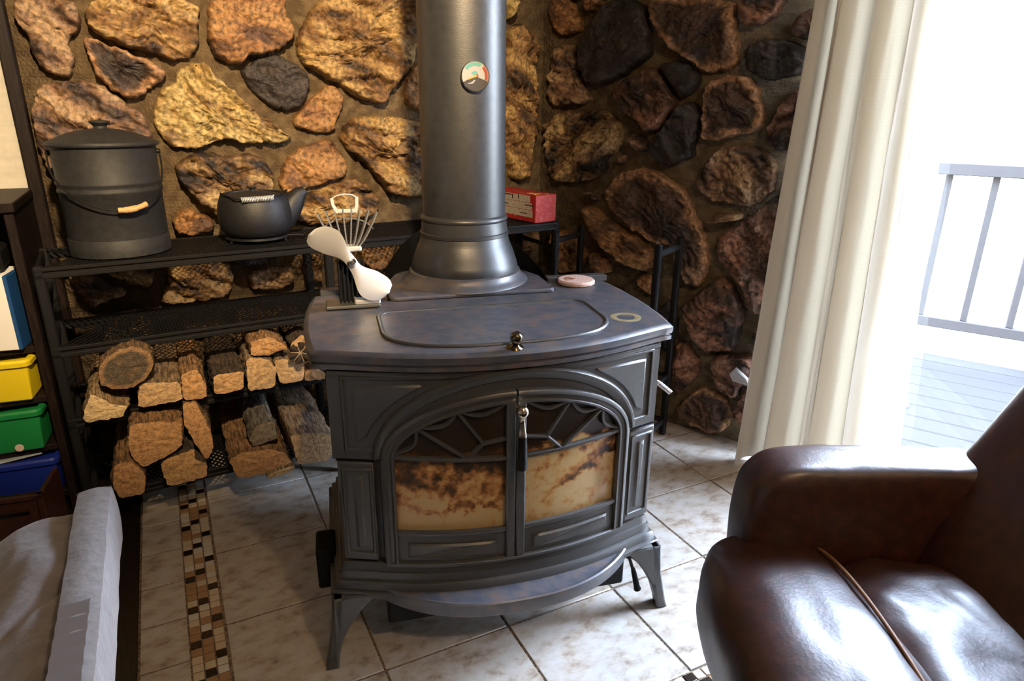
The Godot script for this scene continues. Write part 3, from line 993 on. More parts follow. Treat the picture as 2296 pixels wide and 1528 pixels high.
func outdoors():
	# deck boards run along the house wall
	var st := B(false)
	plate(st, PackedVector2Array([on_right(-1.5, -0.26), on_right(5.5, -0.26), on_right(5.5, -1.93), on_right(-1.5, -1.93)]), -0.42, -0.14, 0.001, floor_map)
	var deck := struct("deck", st, M.rail, "grey plank deck outside the glass door, its colour darkened in place of shade", "deck")
	for i in 12:
		var d0 := -0.26 - i * 0.141
		var s := B(false)
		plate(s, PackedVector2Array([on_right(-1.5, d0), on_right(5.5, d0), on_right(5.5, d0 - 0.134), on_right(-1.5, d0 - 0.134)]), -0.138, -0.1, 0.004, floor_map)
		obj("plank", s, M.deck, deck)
	var rail := thing("deck_railing", "wooden deck railing with thin upright balusters, coloured darker in place of shade, seen through the door", "railing", Vector3.ZERO)
	var base := Basis(RD, Vector3.UP, RN)
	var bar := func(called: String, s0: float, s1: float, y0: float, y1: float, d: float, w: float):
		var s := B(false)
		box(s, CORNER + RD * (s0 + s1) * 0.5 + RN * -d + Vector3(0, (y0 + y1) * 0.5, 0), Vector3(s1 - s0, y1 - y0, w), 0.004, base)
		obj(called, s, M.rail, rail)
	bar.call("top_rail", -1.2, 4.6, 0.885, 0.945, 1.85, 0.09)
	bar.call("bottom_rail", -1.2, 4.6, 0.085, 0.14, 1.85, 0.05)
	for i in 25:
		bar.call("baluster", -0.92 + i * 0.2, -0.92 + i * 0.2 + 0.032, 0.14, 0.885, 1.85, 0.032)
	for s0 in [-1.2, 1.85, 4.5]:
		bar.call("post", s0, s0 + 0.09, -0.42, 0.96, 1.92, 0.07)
	# a dry leaf on the boards
	var lf := B()
	var lm := on_right(1.32, -1.05)
	grid(lf, 10, 8, func(a: float, b: float):
		var w := sin(a * PI) * 0.05
		return Vector3(lm.x + (a - 0.5) * 0.16, -0.098 + 0.02 * sin(a * 5.0) * sin(b * PI) + 0.006, lm.y + (b - 0.5) * 2.0 * w))
	tag(obj("fallen_leaf", lf, M.leaf_dry), "large pale dry leaf lying on the grey deck boards", "leaf")
	# lawn rising away from the house, shrubs and trees
	var g := B()
	grid(g, 60, 60, func(a: float, b: float):
		var s := lerpf(-28.0, 30.0, a)
		var d := lerpf(-2.0, -45.0, b)
		var q := on_right(s, d)
		var h := -0.45 + maxf(0.0, -d - 4.0) * 0.10 + n_c.get_noise_2d(q.x * 0.3, q.y * 0.3) * clampf((-d - 3.0) * 0.1, 0.0, 0.5)
		return Vector3(q.x, h, q.y))
	struct("ground", g, M.lawn, "pale dry lawn sloping up beyond the deck railing", "lawn")
	var spots := [[6.5, -26.0, 2.0, 3.4], [14.5, -31.0, 2.4, 4.2], [-3.5, -27.0, 2.0, 3.6], [21.5, -24.0, 1.8, 3.2]]
	for k in spots.size():
		var q := on_right(spots[k][0], spots[k][1])
		var gy: float = -0.6 + maxf(0.0, -spots[k][1] - 4.0) * 0.10
		var t := thing("garden_tree", ["broad pale green tree beyond the middle of the railing", "tall green tree standing farthest from the deck", "leafy tree hidden behind the curtain side of the garden", "small bushy tree at the far end of the garden"][k], "tree", Vector3(q.x, gy, q.y))
		var s := B()
		tube(s, [Vector3(0, -0.3, 0), Vector3(0.05, spots[k][3] * 0.3, 0), Vector3(0, spots[k][3] * 0.6, 0.1)], 0.2, 10, 0.09)
		obj("trunk", s, M.trunk, t)
		s = B()
		for b in 9:
			var a := b * 2.4
			var rr: float = spots[k][2] * 0.45
			puff(s, Vector3(cos(a) * rr * (0.3 + 0.08 * b), spots[k][3] * (0.45 + 0.055 * b), sin(a) * rr * (0.3 + 0.08 * (8 - b))), Vector3(1, 0.8, 1) * rr * 0.8, 0.9, rr * 0.7, 36, 24, 1.6)
		obj("crown", s, M.leaves, t)


# ------------------------------------------------------------------ the wood stove
# Local frame: x to the right along the front, y up, z out of the front towards the room.
func bow(u: float) -> float:
	var t := minf(1.0, absf(u) / 0.375)
	return -0.035 + 0.078 * pow(1.0 - pow(t, 2.3), 1.35)


func front(p: Vector2, d: float) -> Vector3:
	return Vector3(p.x, p.y, bow(p.x) + d)


func plan(p: Vector2, h: float) -> Vector3:     # p is (right, back)
	return Vector3(p.x, h, -p.y)


func arc(cx: float, cy: float, a: float, b: float, from: float, to: float, n: int) -> PackedVector2Array:
	var o := PackedVector2Array()
	for i in n + 1:
		var t := deg_to_rad(lerpf(from, to, float(i) / n))
		o.append(Vector2(cx + a * cos(t), cy + b * sin(t)))
	return o


func line(pts: Array, step := 0.012) -> PackedVector2Array:
	var o := PackedVector2Array()
	for i in pts.size() - 1:
		var n := maxi(1, int(pts[i].distance_to(pts[i + 1]) / step))
		for k in n:
			o.append(pts[i].lerp(pts[i + 1], float(k) / n))
	o.append(pts[-1])
	return o


func bead(w: float, h: float, base := 0.0) -> Array:     # half-round moulding
	var o := []
	for i in 9:
		var t := PI * i / 8.0
		o.append(Vector2(-cos(t) * w, base + sin(t) * h))
	return o


func flat_bead(w: float, h: float, base := 0.0) -> Array:
	return [Vector2(-w, base), Vector2(-w * 0.72, base + h * 0.85), Vector2(-w * 0.5, base + h), Vector2(w * 0.5, base + h), Vector2(w * 0.72, base + h * 0.85), Vector2(w, base)]


func stove_outline(grow: float, front_push := 0.0) -> PackedVector2Array:
	var o := PackedVector2Array()
	for i in 41:
		var u := lerpf(-0.365, 0.365, i / 40.0)
		o.append(Vector2(u * (0.365 + grow) / 0.365, -bow(u) - grow - front_push))
	o.append(Vector2(0.365 + grow, 0.2))
	o.append(Vector2(0.365 + grow, 0.43 + grow))
	o.append(Vector2(-0.365 - grow, 0.43 + grow))
	o.append(Vector2(-0.365 - grow, 0.2))
	return o


func wood_stove():
	var t := thing("wood_stove", "black cast-iron wood stove with arched double glass doors on four curved legs", "wood stove", STOVE, STOVE_TURN)
	var uc := 0.008
	var st := B()
	stack(st, stove_outline(-0.012), [Vector2(0.175, 0), Vector2(0.70, 0)], plan)
	obj("firebox", st, M.iron, t)

	# top plate with a moulded lip
	var top := PackedVector2Array()
	for i in 41:
		var u := lerpf(-0.388, 0.388, i / 40.0)
		top.append(Vector2(u, 0.030 - 0.090 * pow(1.0 - pow(absf(u) / 0.388, 2.3), 1.35)))
	for q in [[0.399, 0.10], [0.404, 0.18], [0.405, 0.25], [0.402, 0.33], [0.395, 0.40], [0.386, 0.45]]:
		top.append(Vector2(q[0], q[1]))
	for q in [[-0.386, 0.45], [-0.395, 0.40], [-0.402, 0.33], [-0.405, 0.25], [-0.404, 0.18], [-0.399, 0.10]]:
		top.append(Vector2(q[0], q[1]))
	st = B()
	stack(st, top, [Vector2(0.692, 0.022), Vector2(0.698, 0.012), Vector2(0.703, 0.004), Vector2(0.704, -0.001), Vector2(0.713, -0.001), Vector2(0.7135, 0.004), Vector2(0.718, 0.004), Vector2(0.7185, -0.001), Vector2(0.726, -0.003), Vector2(0.733, -0.003), Vector2(0.7375, 0.001), Vector2(0.74, 0.008)], plan)
	var tp := obj("top_plate", st, M.iron_top, t)
	# griddle lid: raised rim round a slightly lower plate
	var lid := PackedVector2Array()
	lid.append_array(arc(0.222, 0.222, 0.034, 0.034, 90, 0, 8))
	lid.append(Vector2(0.256, 0.13))
	for i in 31:
		var a := deg_to_rad(lerpf(0.0, 180.0, i / 30.0))
		lid.append(Vector2(0.006 + signf(cos(a)) * pow(absf(cos(a)), 0.72) * 0.250, 0.118 - pow(sin(a), 0.9) * 0.134))
	lid.append(Vector2(-0.244, 0.13))
	lid.append_array(arc(-0.210, 0.222, 0.034, 0.034, 180, 90, 8))
	lid = ccw(lid)
	st = B()
	plate(st, lid, 0.739, 0.7425, 0.002, plan)
	obj("griddle", st, M.iron_top, t)
	st = B()
	ridge(st, lid, bead(0.0055, 0.0055, 0.7405), plan, true)
	obj("griddle_rim", st, M.iron, t)
	# raised plate that carries the flue
	var fp := PackedVector2Array()
	fp.append_array(arc(-0.188, 0.368, 0.018, 0.018, 180, 270, 6))
	fp.append_array(arc(0.204, 0.368, 0.018, 0.018, 270, 360, 6))
	fp.append(Vector2(0.222, 0.50))
	fp.append(Vector2(0.18, 0.62))
	fp.append(Vector2(0.013, 0.68))
	fp.append(Vector2(-0.165, 0.62))
	fp.append(Vector2(-0.206, 0.50))
	st = B()
	plate(st, fp, 0.70, 0.749, 0.004, plan, true)
	obj("flue_plate", st, M.iron_top, t)
	st = B()
	ridge(st, line([Vector2(-0.208, 0.445), Vector2(-0.208, 0.366), Vector2(-0.190, 0.348), Vector2(0.206, 0.348), Vector2(0.224, 0.366), Vector2(0.224, 0.445)]), [Vector2(-0.0028, 0.7395), Vector2(-0.002, 0.7408), Vector2(0.002, 0.7408), Vector2(0.0028, 0.7395)], plan)
	obj("plate_seam", st, M.black, t)
	st = B()
	lathe(st, [Vector2(0.172, 0.748), Vector2(0.170, 0.752), Vector2(0.160, 0.758), Vector2(0.152, 0.768), Vector2(0.150, 0.776), Vector2(0.144, 0.779), Vector2(0.128, 0.779)], 64, Vector3(0.013, 0, -0.515))
	obj("flue_collar", st, M.iron_top, t)
	# curved black shield behind the collar and the rail of the rear heat shield
	st = B()
	grid(st, 40, 6, func(a: float, b: float):
		var ang := lerpf(-28.0, 208.0, a) * PI / 180.0
		var hgt := lerpf(0.62, 0.745 + 0.135 * maxf(0.0, sin(ang)), b)
		return Vector3(0.013 + cos(ang) * (0.226 - 0.05 * b * maxf(0.0, sin(ang))), hgt, -0.51 - sin(ang) * 0.19))
	grid(st, 40, 6, func(a: float, b: float):
		var ang := lerpf(-28.0, 208.0, a) * PI / 180.0
		var hgt := lerpf(0.62, 0.745 + 0.135 * maxf(0.0, sin(ang)), b)
		return Vector3(0.013 + cos(ang) * (0.221 - 0.05 * b * maxf(0.0, sin(ang))), hgt, -0.51 - sin(ang) * 0.185))
	obj("flue_shield", st, M.black, t)
	for s in [[-0.372, -0.212], [0.232, 0.406]]:
		st = B()
		box(st, Vector3((s[0] + s[1]) * 0.5, 0.742, -0.468), Vector3(s[1] - s[0], 0.018, 0.03), 0.002)
		obj("heat_shield_rail", st, M.iron, t)
	st = B()
	box(st, Vector3(0, 0.45, -0.462), Vector3(0.72, 0.55, 0.012), 0.003)
	obj("rear_heat_shield", st, M.black, t)

	# fascia round the arch
	st = B()
	var ring := func(a: float, b: float) -> Vector3:
		var ang := PI * (1.0 - a)
		var inner := Vector2(uc + 0.280 * cos(ang), 0.50 + 0.150 * sin(ang))
		var dir := Vector2(cos(ang), sin(ang))
		var k := INF
		if absf(dir.x) > 1e-4:
			k = minf(k, (0.366 - uc * signf(dir.x)) / absf(dir.x))
		if dir.y > 1e-4:
			k = minf(k, 0.196 / dir.y)
		return front(inner.lerp(Vector2(uc, 0.50) + dir * k, b), 0.0)
	grid(st, 120, 8, ring)
	obj("fascia", st, M.iron, t)
	st = B()
	ridge(st, line([Vector2(-0.364, 0.693), Vector2(0.364, 0.693)], 0.02), flat_bead(0.006, 0.006), front)
	obj("top_bead", st, M.iron, t)
	# outer arch moulding that runs above the doors
	st = B()
	ridge(st, arc(uc, 0.502, 0.283, 0.186, 178, 2, 70), [Vector2(-0.016, 0.0), Vector2(-0.013, 0.004), Vector2(-0.006, 0.006), Vector2(0.003, 0.014), Vector2(0.008, 0.014), Vector2(0.011, 0.010), Vector2(0.012, 0.0)], front)
	obj("arch_moulding", st, M.iron, t)
	for s in [-1.0, 1.0]:
		# corner panels: frame bead and raised field following the arch
		st = B()
		var fx := func(x: float, y: float) -> Vector2: return Vector2(s * x + uc * 0.5, y)
		ridge(st, line([fx.call(0.275, 0.522), fx.call(0.341, 0.522), fx.call(0.341, 0.683), fx.call(0.11, 0.688)]), flat_bead(0.004, 0.0055), front)
		obj("panel_frame", st, M.iron, t)
		st = B()
		var field := PackedVector2Array()
		field.append(fx.call(0.322, 0.540))
		field.append(fx.call(0.322, 0.666))
		field.append(fx.call(0.19, 0.672))
		for i in 9:
			var a := deg_to_rad(lerpf(53.0, 14.0, i / 8.0))
			field.append(fx.call(0.308 * cos(a), 0.502 + 0.206 * sin(a)))
		plate(st, field, 0.0, 0.006, 0.004, front)
		obj("raised_panel", st, M.iron, t)
		# narrow side pilasters below the seam
		st = B()
		plate(st, PackedVector2Array([fx.call(0.290, 0.252), fx.call(0.362, 0.252), fx.call(0.362, 0.493), fx.call(0.290, 0.493)]), -0.01, 0.004, 0.003, front)
		var pil := obj("side_pilaster", st, M.iron, t)
		st = B()
		ridge(st, ccw(line([fx.call(0.297, 0.272), fx.call(0.352, 0.272), fx.call(0.352, 0.478), fx.call(0.297, 0.478), fx.call(0.297, 0.272)])), flat_bead(0.0035, 0.005, 0.004), front)
		obj("panel_frame", st, M.iron, pil)
		st = B()
		plate(st, PackedVector2Array([fx.call(0.313, 0.285), fx.call(0.334, 0.285), fx.call(0.334, 0.462), fx.call(0.313, 0.462)]), 0.004, 0.010, 0.006, front)
		obj("raised_panel", st, M.iron, pil)
		# deep seam above the pilaster
		st = B()
		plate(st, PackedVector2Array([fx.call(0.288, 0.492), fx.call(0.364, 0.492), fx.call(0.364, 0.501), fx.call(0.288, 0.501)]), -0.012, -0.0035, 0.001, front)
		obj("seam", st, M.black, t)

	# the two doors
	for s in [-1.0, 1.0]:
		var X := func(x: float, y: float) -> Vector2: return Vector2(uc + s * x, y)
		var d := Node3D.new()
		d.name = "door"
		t.add_child(d, true)
		d.set_meta("label", "right glass door leaf" if s > 0 else "left glass door leaf")
		var g0 := -0.004
		# arched frame: outer bead, flat, inner bead
		var path := PackedVector2Array()
		path.append_array(line([X.call(0.264, 0.250), X.call(0.264, 0.50)]))
		var na := 34
		for i in na:
			var a := deg_to_rad(lerpf(2.0, 90.0, (i + 1.0) / na))
			path.append(X.call(0.264 * cos(a) + 0.002 * (i / 33.0), 0.50 + 0.134 * sin(a)))
		var prof := [Vector2(-0.018, 0.0), Vector2(-0.016, 0.010), Vector2(-0.012, 0.013), Vector2(-0.007, 0.013), Vector2(-0.004, 0.008), Vector2(0.003, 0.007), Vector2(0.006, 0.011), Vector2(0.010, 0.011), Vector2(0.013, 0.006), Vector2(0.014, g0)]
		if s > 0:
			prof = [] + prof
		else:
			prof = prof.map(func(q): return Vector2(-q.x, q.y))
		st = B()
		ridge(st, path, prof, front)
		obj("arched_frame", st, M.iron, d)
		# meeting stile
		st = B()
		plate(st, PackedVector2Array([X.call(0.0008, 0.248), X.call(0.021, 0.248), X.call(0.021, 0.628), X.call(0.0008, 0.634)]), g0, 0.010, 0.003, front)
		obj("meeting_stile", st, M.iron, d)
		# bottom rail with its raised panel
		st = B()
		grid(st, 20, 2, func(a: float, b: float): return front(X.call(lerpf(0.018, 0.254, a), lerpf(0.248, 0.326, b)), 0.001 + (0.0 if b < 0.9 else -0.004)))
		ridge(st, line([X.call(0.02, 0.322), X.call(0.252, 0.325)], 0.015), flat_bead(0.007, 0.007), front)
		obj("bottom_rail", st, M.iron, d)
		st = B()
		plate(st, PackedVector2Array(line([X.call(0.042, 0.262), X.call(0.232, 0.262)], 0.02)) + PackedVector2Array(line([X.call(0.232, 0.298), X.call(0.042, 0.294)], 0.02)), 0.001, 0.007, 0.004, front)
		obj("raised_panel", st, M.iron, d)
		st = B()
		ridge(st, line([X.call(0.0, 0.245), X.call(0.278, 0.245)], 0.015), flat_bead(0.006, 0.010), front)
		obj("lower_bead", st, M.iron, d)
		# glass behind the web
		st = B()
		grid(st, 24, 30, func(a: float, b: float):
			var x := lerpf(0.016, 0.256, a)
			var y1 := 0.50 + 0.128 * sqrt(maxf(0.0, 1.0 - pow(x / 0.262, 2.0)))
			var y := lerpf(0.322, 0.640, b)
			return front(X.call(x, minf(y, y1)), g0 - 0.004), true)
		obj("glass", st, M.glass_right if s > 0 else M.glass_left, d)
		# spider-web tracery
		st = B()
		var bar := flat_bead(0.0042, 0.0085, g0)
		ridge(st, line([X.call(0.256, 0.508), X.call(0.104, 0.499), X.call(0.018, 0.495)]), flat_bead(0.0055, 0.0095, g0), front)
		obj("web_rail", st, M.iron, d)
		for w in [[0.254, 0.513, 0.205, 0.577, 0.020], [0.205, 0.577, 0.122, 0.612, 0.020], [0.122, 0.612, 0.018, 0.624, 0.019]]:
			var sag := PackedVector2Array()
			for i in 15:
				var k := i / 14.0
				var p := Vector2(w[0], w[1]).lerp(Vector2(w[2], w[3]), k)
				var dn := (Vector2(0.06, 0.46) - p).normalized()
				p += dn * w[4] * sin(k * PI)
				sag.append(X.call(p.x, p.y))
			st = B()
			ridge(st, sag, bar, front)
			obj("web_scallop", st, M.iron, d)
		for w in [[0.205, 0.575, 0.104, 0.501], [0.122, 0.610, 0.070, 0.534]]:
			st = B()
			ridge(st, line([X.call(w[0], w[1]), X.call(w[2], w[3])]), bar, front)
			obj("web_spoke", st, M.iron, d)
		st = B()
		ridge(st, line([X.call(0.104, 0.500), X.call(0.070, 0.533), X.call(0.018, 0.541)], 0.008), bar, front)
		obj("web_hub", st, M.iron, d)

	# door handle with a pale metal ball and spindle and a dark grip
	var hz := bow(0.01)
	var h := Node3D.new()
	h.name = "door_handle"
	t.add_child(h, true)
	st = B()
	lathe(st, [Vector2(0.0, 0.626), Vector2(0.008, 0.625), Vector2(0.0125, 0.619), Vector2(0.0135, 0.612), Vector2(0.010, 0.604), Vector2(0.0065, 0.600), Vector2(0.0062, 0.590), Vector2(0.0075, 0.578), Vector2(0.009, 0.568), Vector2(0.0102, 0.564), Vector2(0.0102, 0.559), Vector2(0.0, 0.559)], 28, Vector3(0.012, 0, hz + 0.034))
	tube(st, [Vector3(0.012, 0.612, hz), Vector3(0.012, 0.612, hz + 0.03)], 0.007, 12)
	obj("spindle", st, M.nickel, h)
	st = B()
	lathe(st, [Vector2(0.0, 0.559), Vector2(0.0085, 0.559), Vector2(0.0095, 0.54), Vector2(0.0105, 0.50), Vector2(0.0105, 0.484), Vector2(0.0, 0.482)], 24, Vector3(0.013, 0, hz + 0.035))
	obj("grip", st, M.black_metal, h)

	# base moulding
	st = B()
	stack(st, stove_outline(0.0), [Vector2(0.166, -0.006), Vector2(0.167, -0.026), Vector2(0.180, -0.029), Vector2(0.183, -0.027), Vector2(0.1835, -0.021), Vector2(0.196, -0.020), Vector2(0.203, -0.015), Vector2(0.2035, -0.009), Vector2(0.224, -0.007), Vector2(0.2245, -0.003), Vector2(0.243, 0.001)], plan)
	obj("base_moulding", st, M.iron, t)
	# ash lip: a crescent shelf below the doors
	var lip := PackedVector2Array()
	for i in 41:
		var k := lerpf(-1.0, 1.0, i / 40.0)
		lip.append(Vector2(0.008 + k * 0.306, 0.012 - 0.135 * pow(maxf(0.0, 1.0 - absf(pow(absf(k), 2.4))), 0.85)))
	for i in 21:
		var k := lerpf(1.0, -1.0, i / 20.0)
		lip.append(Vector2(0.008 + k * 0.300, 0.03 - 0.01 * (1.0 - k * k)))
	st = B()
	stack(st, lip, [Vector2(0.140, 0.030), Vector2(0.148, 0.012), Vector2(0.156, 0.002), Vector2(0.164, 0.0), Vector2(0.188, 0.0), Vector2(0.191, 0.003), Vector2(0.1905, 0.007), Vector2(0.186, 0.012)], plan)
	obj("ash_lip", st, M.iron_top, t)
	st = B()
	box(st, Vector3(0.01, 0.126, -0.185), Vector3(0.57, 0.075, 0.40), 0.006)
	obj("bottom_heat_shield", st, M.black_metal, t)

	# legs: flared brackets narrowing to a foot
	for sx in [-1.0, 1.0]:
		for back in [0, 1]:
			st = B(false)
			var zz := 0.012 if back == 0 else -0.40
			var outline := v2([0.292, 0.178, 0.392, 0.178, 0.394, 0.150, 0.399, 0.10, 0.407, 0.045, 0.418, 0.0, 0.390, 0.0, 0.386, 0.030, 0.376, 0.066, 0.356, 0.104, 0.333, 0.138, 0.312, 0.158])
			var flip := PackedVector2Array()
			for q in outline:
				flip.append(Vector2(q.x * sx, q.y))
			var lm := func(p: Vector2, d: float) -> Vector3: return Vector3(p.x, p.y, zz + d + 0.012 * smoothstep(0.06, 0.0, p.y) * (1.0 if back == 0 else -1.0))
			plate(st, flip, -0.022, 0.0, 0.004, lm, true)
			var side := v2([0.0, 0.178, 0.085, 0.178, 0.070, 0.150, 0.048, 0.110, 0.034, 0.066, 0.028, 0.030, 0.026, 0.0, -0.008, 0.0, -0.006, 0.045, 0.0, 0.10])
			var sm := func(p: Vector2, d: float) -> Vector3:
				var flare := 0.392 + 0.026 * pow(1.0 - clampf(p.y / 0.178, 0, 1), 1.6)
				return Vector3(sx * (flare - 0.02 + d), p.y, zz + (-p.x if back == 0 else p.x - 0.02))
			plate(st, side, 0.0, 0.02, 0.004, sm, true)
			obj("leg", st, M.iron, t)
	# side box, air lever, damper handle, lid knob
	st = B()
	box(st, Vector3(-0.402, 0.165, -0.16), Vector3(0.045, 0.105, 0.09), 0.005)
	obj("side_shield", st, M.black, t)
	st = B()
	tube(st, [Vector3(0.27, 0.165, 0.0), Vector3(0.296, 0.166, 0.006), Vector3(0.310, 0.156, 0.008), Vector3(0.320, 0.125, 0.010)], 0.0042, 10)
	var al := obj("air_lever", st, M.black_metal, t)
	st = B()
	tube(st, [Vector3(0.320, 0.127, 0.010), Vector3(0.324, 0.112, 0.011), Vector3(0.334, 0.070, 0.013), Vector3(0.336, 0.064, 0.013)], 0.005, 12, 0.0095)
	obj("grip", st, M.black, al)
	st = B()
	tube(st, [Vector3(0.355, 0.575, -0.1), Vector3(0.392, 0.574, -0.1), Vector3(0.406, 0.566, -0.098), Vector3(0.436, 0.541, -0.095)], 0.0068, 12)
	obj("damper_handle", st, M.chrome, t)
	st = B()
	lathe(st, [Vector2(0.0, 0.0), Vector2(0.017, 0.0), Vector2(0.018, 0.003), Vector2(0.010, 0.007), Vector2(0.006, 0.012), Vector2(0.007, 0.017), Vector2(0.0115, 0.022), Vector2(0.013, 0.029), Vector2(0.0115, 0.036), Vector2(0.006, 0.041), Vector2(0.0, 0.042)], 28, Vector3(0.004, 0.738, 0.043), Basis(Vector3(1, 0, 0), 0.35))
	obj("lid_knob", st, M.brass_dark, t)


func stove_local(u: float, y: float, w: float) -> Vector3:
	return STOVE + Basis(Vector3.UP, deg_to_rad(STOVE_TURN)) * Vector3(u, y, -w)


func stove_pipe():
	var at := stove_local(0.013, 0.0, 0.515)
	var t := thing("stovepipe", "dark grey metal stovepipe rising from the stove, flared at its foot", "stovepipe", at)
	var st := B()
	lathe(st, [Vector2(0.10, 0.9245), Vector2(0.109, 0.9245), Vector2(0.109, 2.42), Vector2(0.10, 2.42)], 80)
	obj("pipe", st, M.pipe, t)
	st = B()
	lathe(st, [Vector2(0.12, 0.775), Vector2(0.143, 0.777), Vector2(0.1435, 0.790), Vector2(0.140, 0.802), Vector2(0.1395, 0.803), Vector2(0.134, 0.822), Vector2(0.126, 0.842), Vector2(0.1215, 0.852), Vector2(0.121, 0.853), Vector2(0.1185, 0.862), Vector2(0.1155, 0.872)], 80)
	obj("flared_foot", st, M.pipe, t)
	st = B()
	lathe(st, [Vector2(0.1155, 0.870), Vector2(0.1185, 0.872), Vector2(0.1185, 0.880), Vector2(0.1155, 0.882), Vector2(0.1135, 0.900), Vector2(0.1125, 0.910), Vector2(0.1150, 0.912), Vector2(0.1160, 0.916), Vector2(0.1150, 0.920), Vector2(0.112, 0.923), Vector2(0.109, 0.926)], 80)
	obj("collar", st, M.pipe, t)
	# round magnetic thermometer on the front of the pipe
	var to_eye := Vector3(-at.x, 0, -at.z).normalized()
	var nrm := to_eye.rotated(Vector3.UP, deg_to_rad(15.0))
	var th := thing("thermometer", "small round chimney thermometer with coloured dial stuck on the stovepipe", "thermometer", at + Vector3(0, 1.262, 0) + nrm * 0.109)
	var b := Basis(Vector3.UP.cross(nrm).normalized(), Vector3.UP, nrm)
	var dial := func(p: Vector2, h: float) -> Vector3: return b * Vector3(p.x, p.y, h)
	st = B()
	var rim := []
	var up := Basis(b.x, b.z, -b.y)
	lathe(st, [Vector2(0.0, 0.0), Vector2(0.030, 0.0), Vector2(0.0345, 0.003), Vector2(0.035, 0.009), Vector2(0.033, 0.0115), Vector2(0.0315, 0.009)], 48, Vector3.ZERO, up)
	obj("case", st, M.chrome, th)
	var sector := func(called: String, r0: float, r1: float, a0: float, a1: float, h: float, m: Material):
		var s := B()
		var o := arc(0, 0, r1, r1, a0, a1, 24)
		var inn := arc(0, 0, r0, r0, a1, a0, 24)
		o.append_array(inn)
		plate(s, o, h - 0.002, h, 0.0002, dial)
		obj(called, s, m, th)
	sector.call("dial", 0.0004, 0.0316, 52, 205, 0.0085, M.dial_white)
	sector.call("dial", 0.0004, 0.0316, 205, 340, 0.0085, M.dial_grey)
	sector.call("dial", 0.0004, 0.0316, -20, 52, 0.0085, M.dial_white)
	sector.call("dial_band", 0.023, 0.030, 60, 145, 0.0088, M.dial_teal)
	sector.call("dial_band", 0.003, 0.011, 54, 150, 0.0088, M.dial_teal)
	sector.call("dial_band", 0.024, 0.0305, -18, 46, 0.0088, M.dial_red)
	sector.call("dial_band", 0.002, 0.008, -25, 50, 0.0088, M.dial_red)
	st = B()
	plate(st, PackedVector2Array([Vector2(-0.018, -0.0175), Vector2(-0.006, -0.0165), Vector2(0.001, -0.009), Vector2(-0.003, -0.0085), Vector2(-0.009, -0.0135), Vector2(-0.017, -0.0155)]), 0.0085, 0.009, 0.0002, dial)
	obj("dial_lettering", st, M.dial_white, th)
	st = B()
	plate(st, PackedVector2Array([Vector2(0.004, 0.003), Vector2(0.003, -0.0015), Vector2(-0.020, -0.0095), Vector2(-0.021, -0.008)]), 0.009, 0.0098, 0.0003, dial)
	obj("needle", st, M.needle, th)


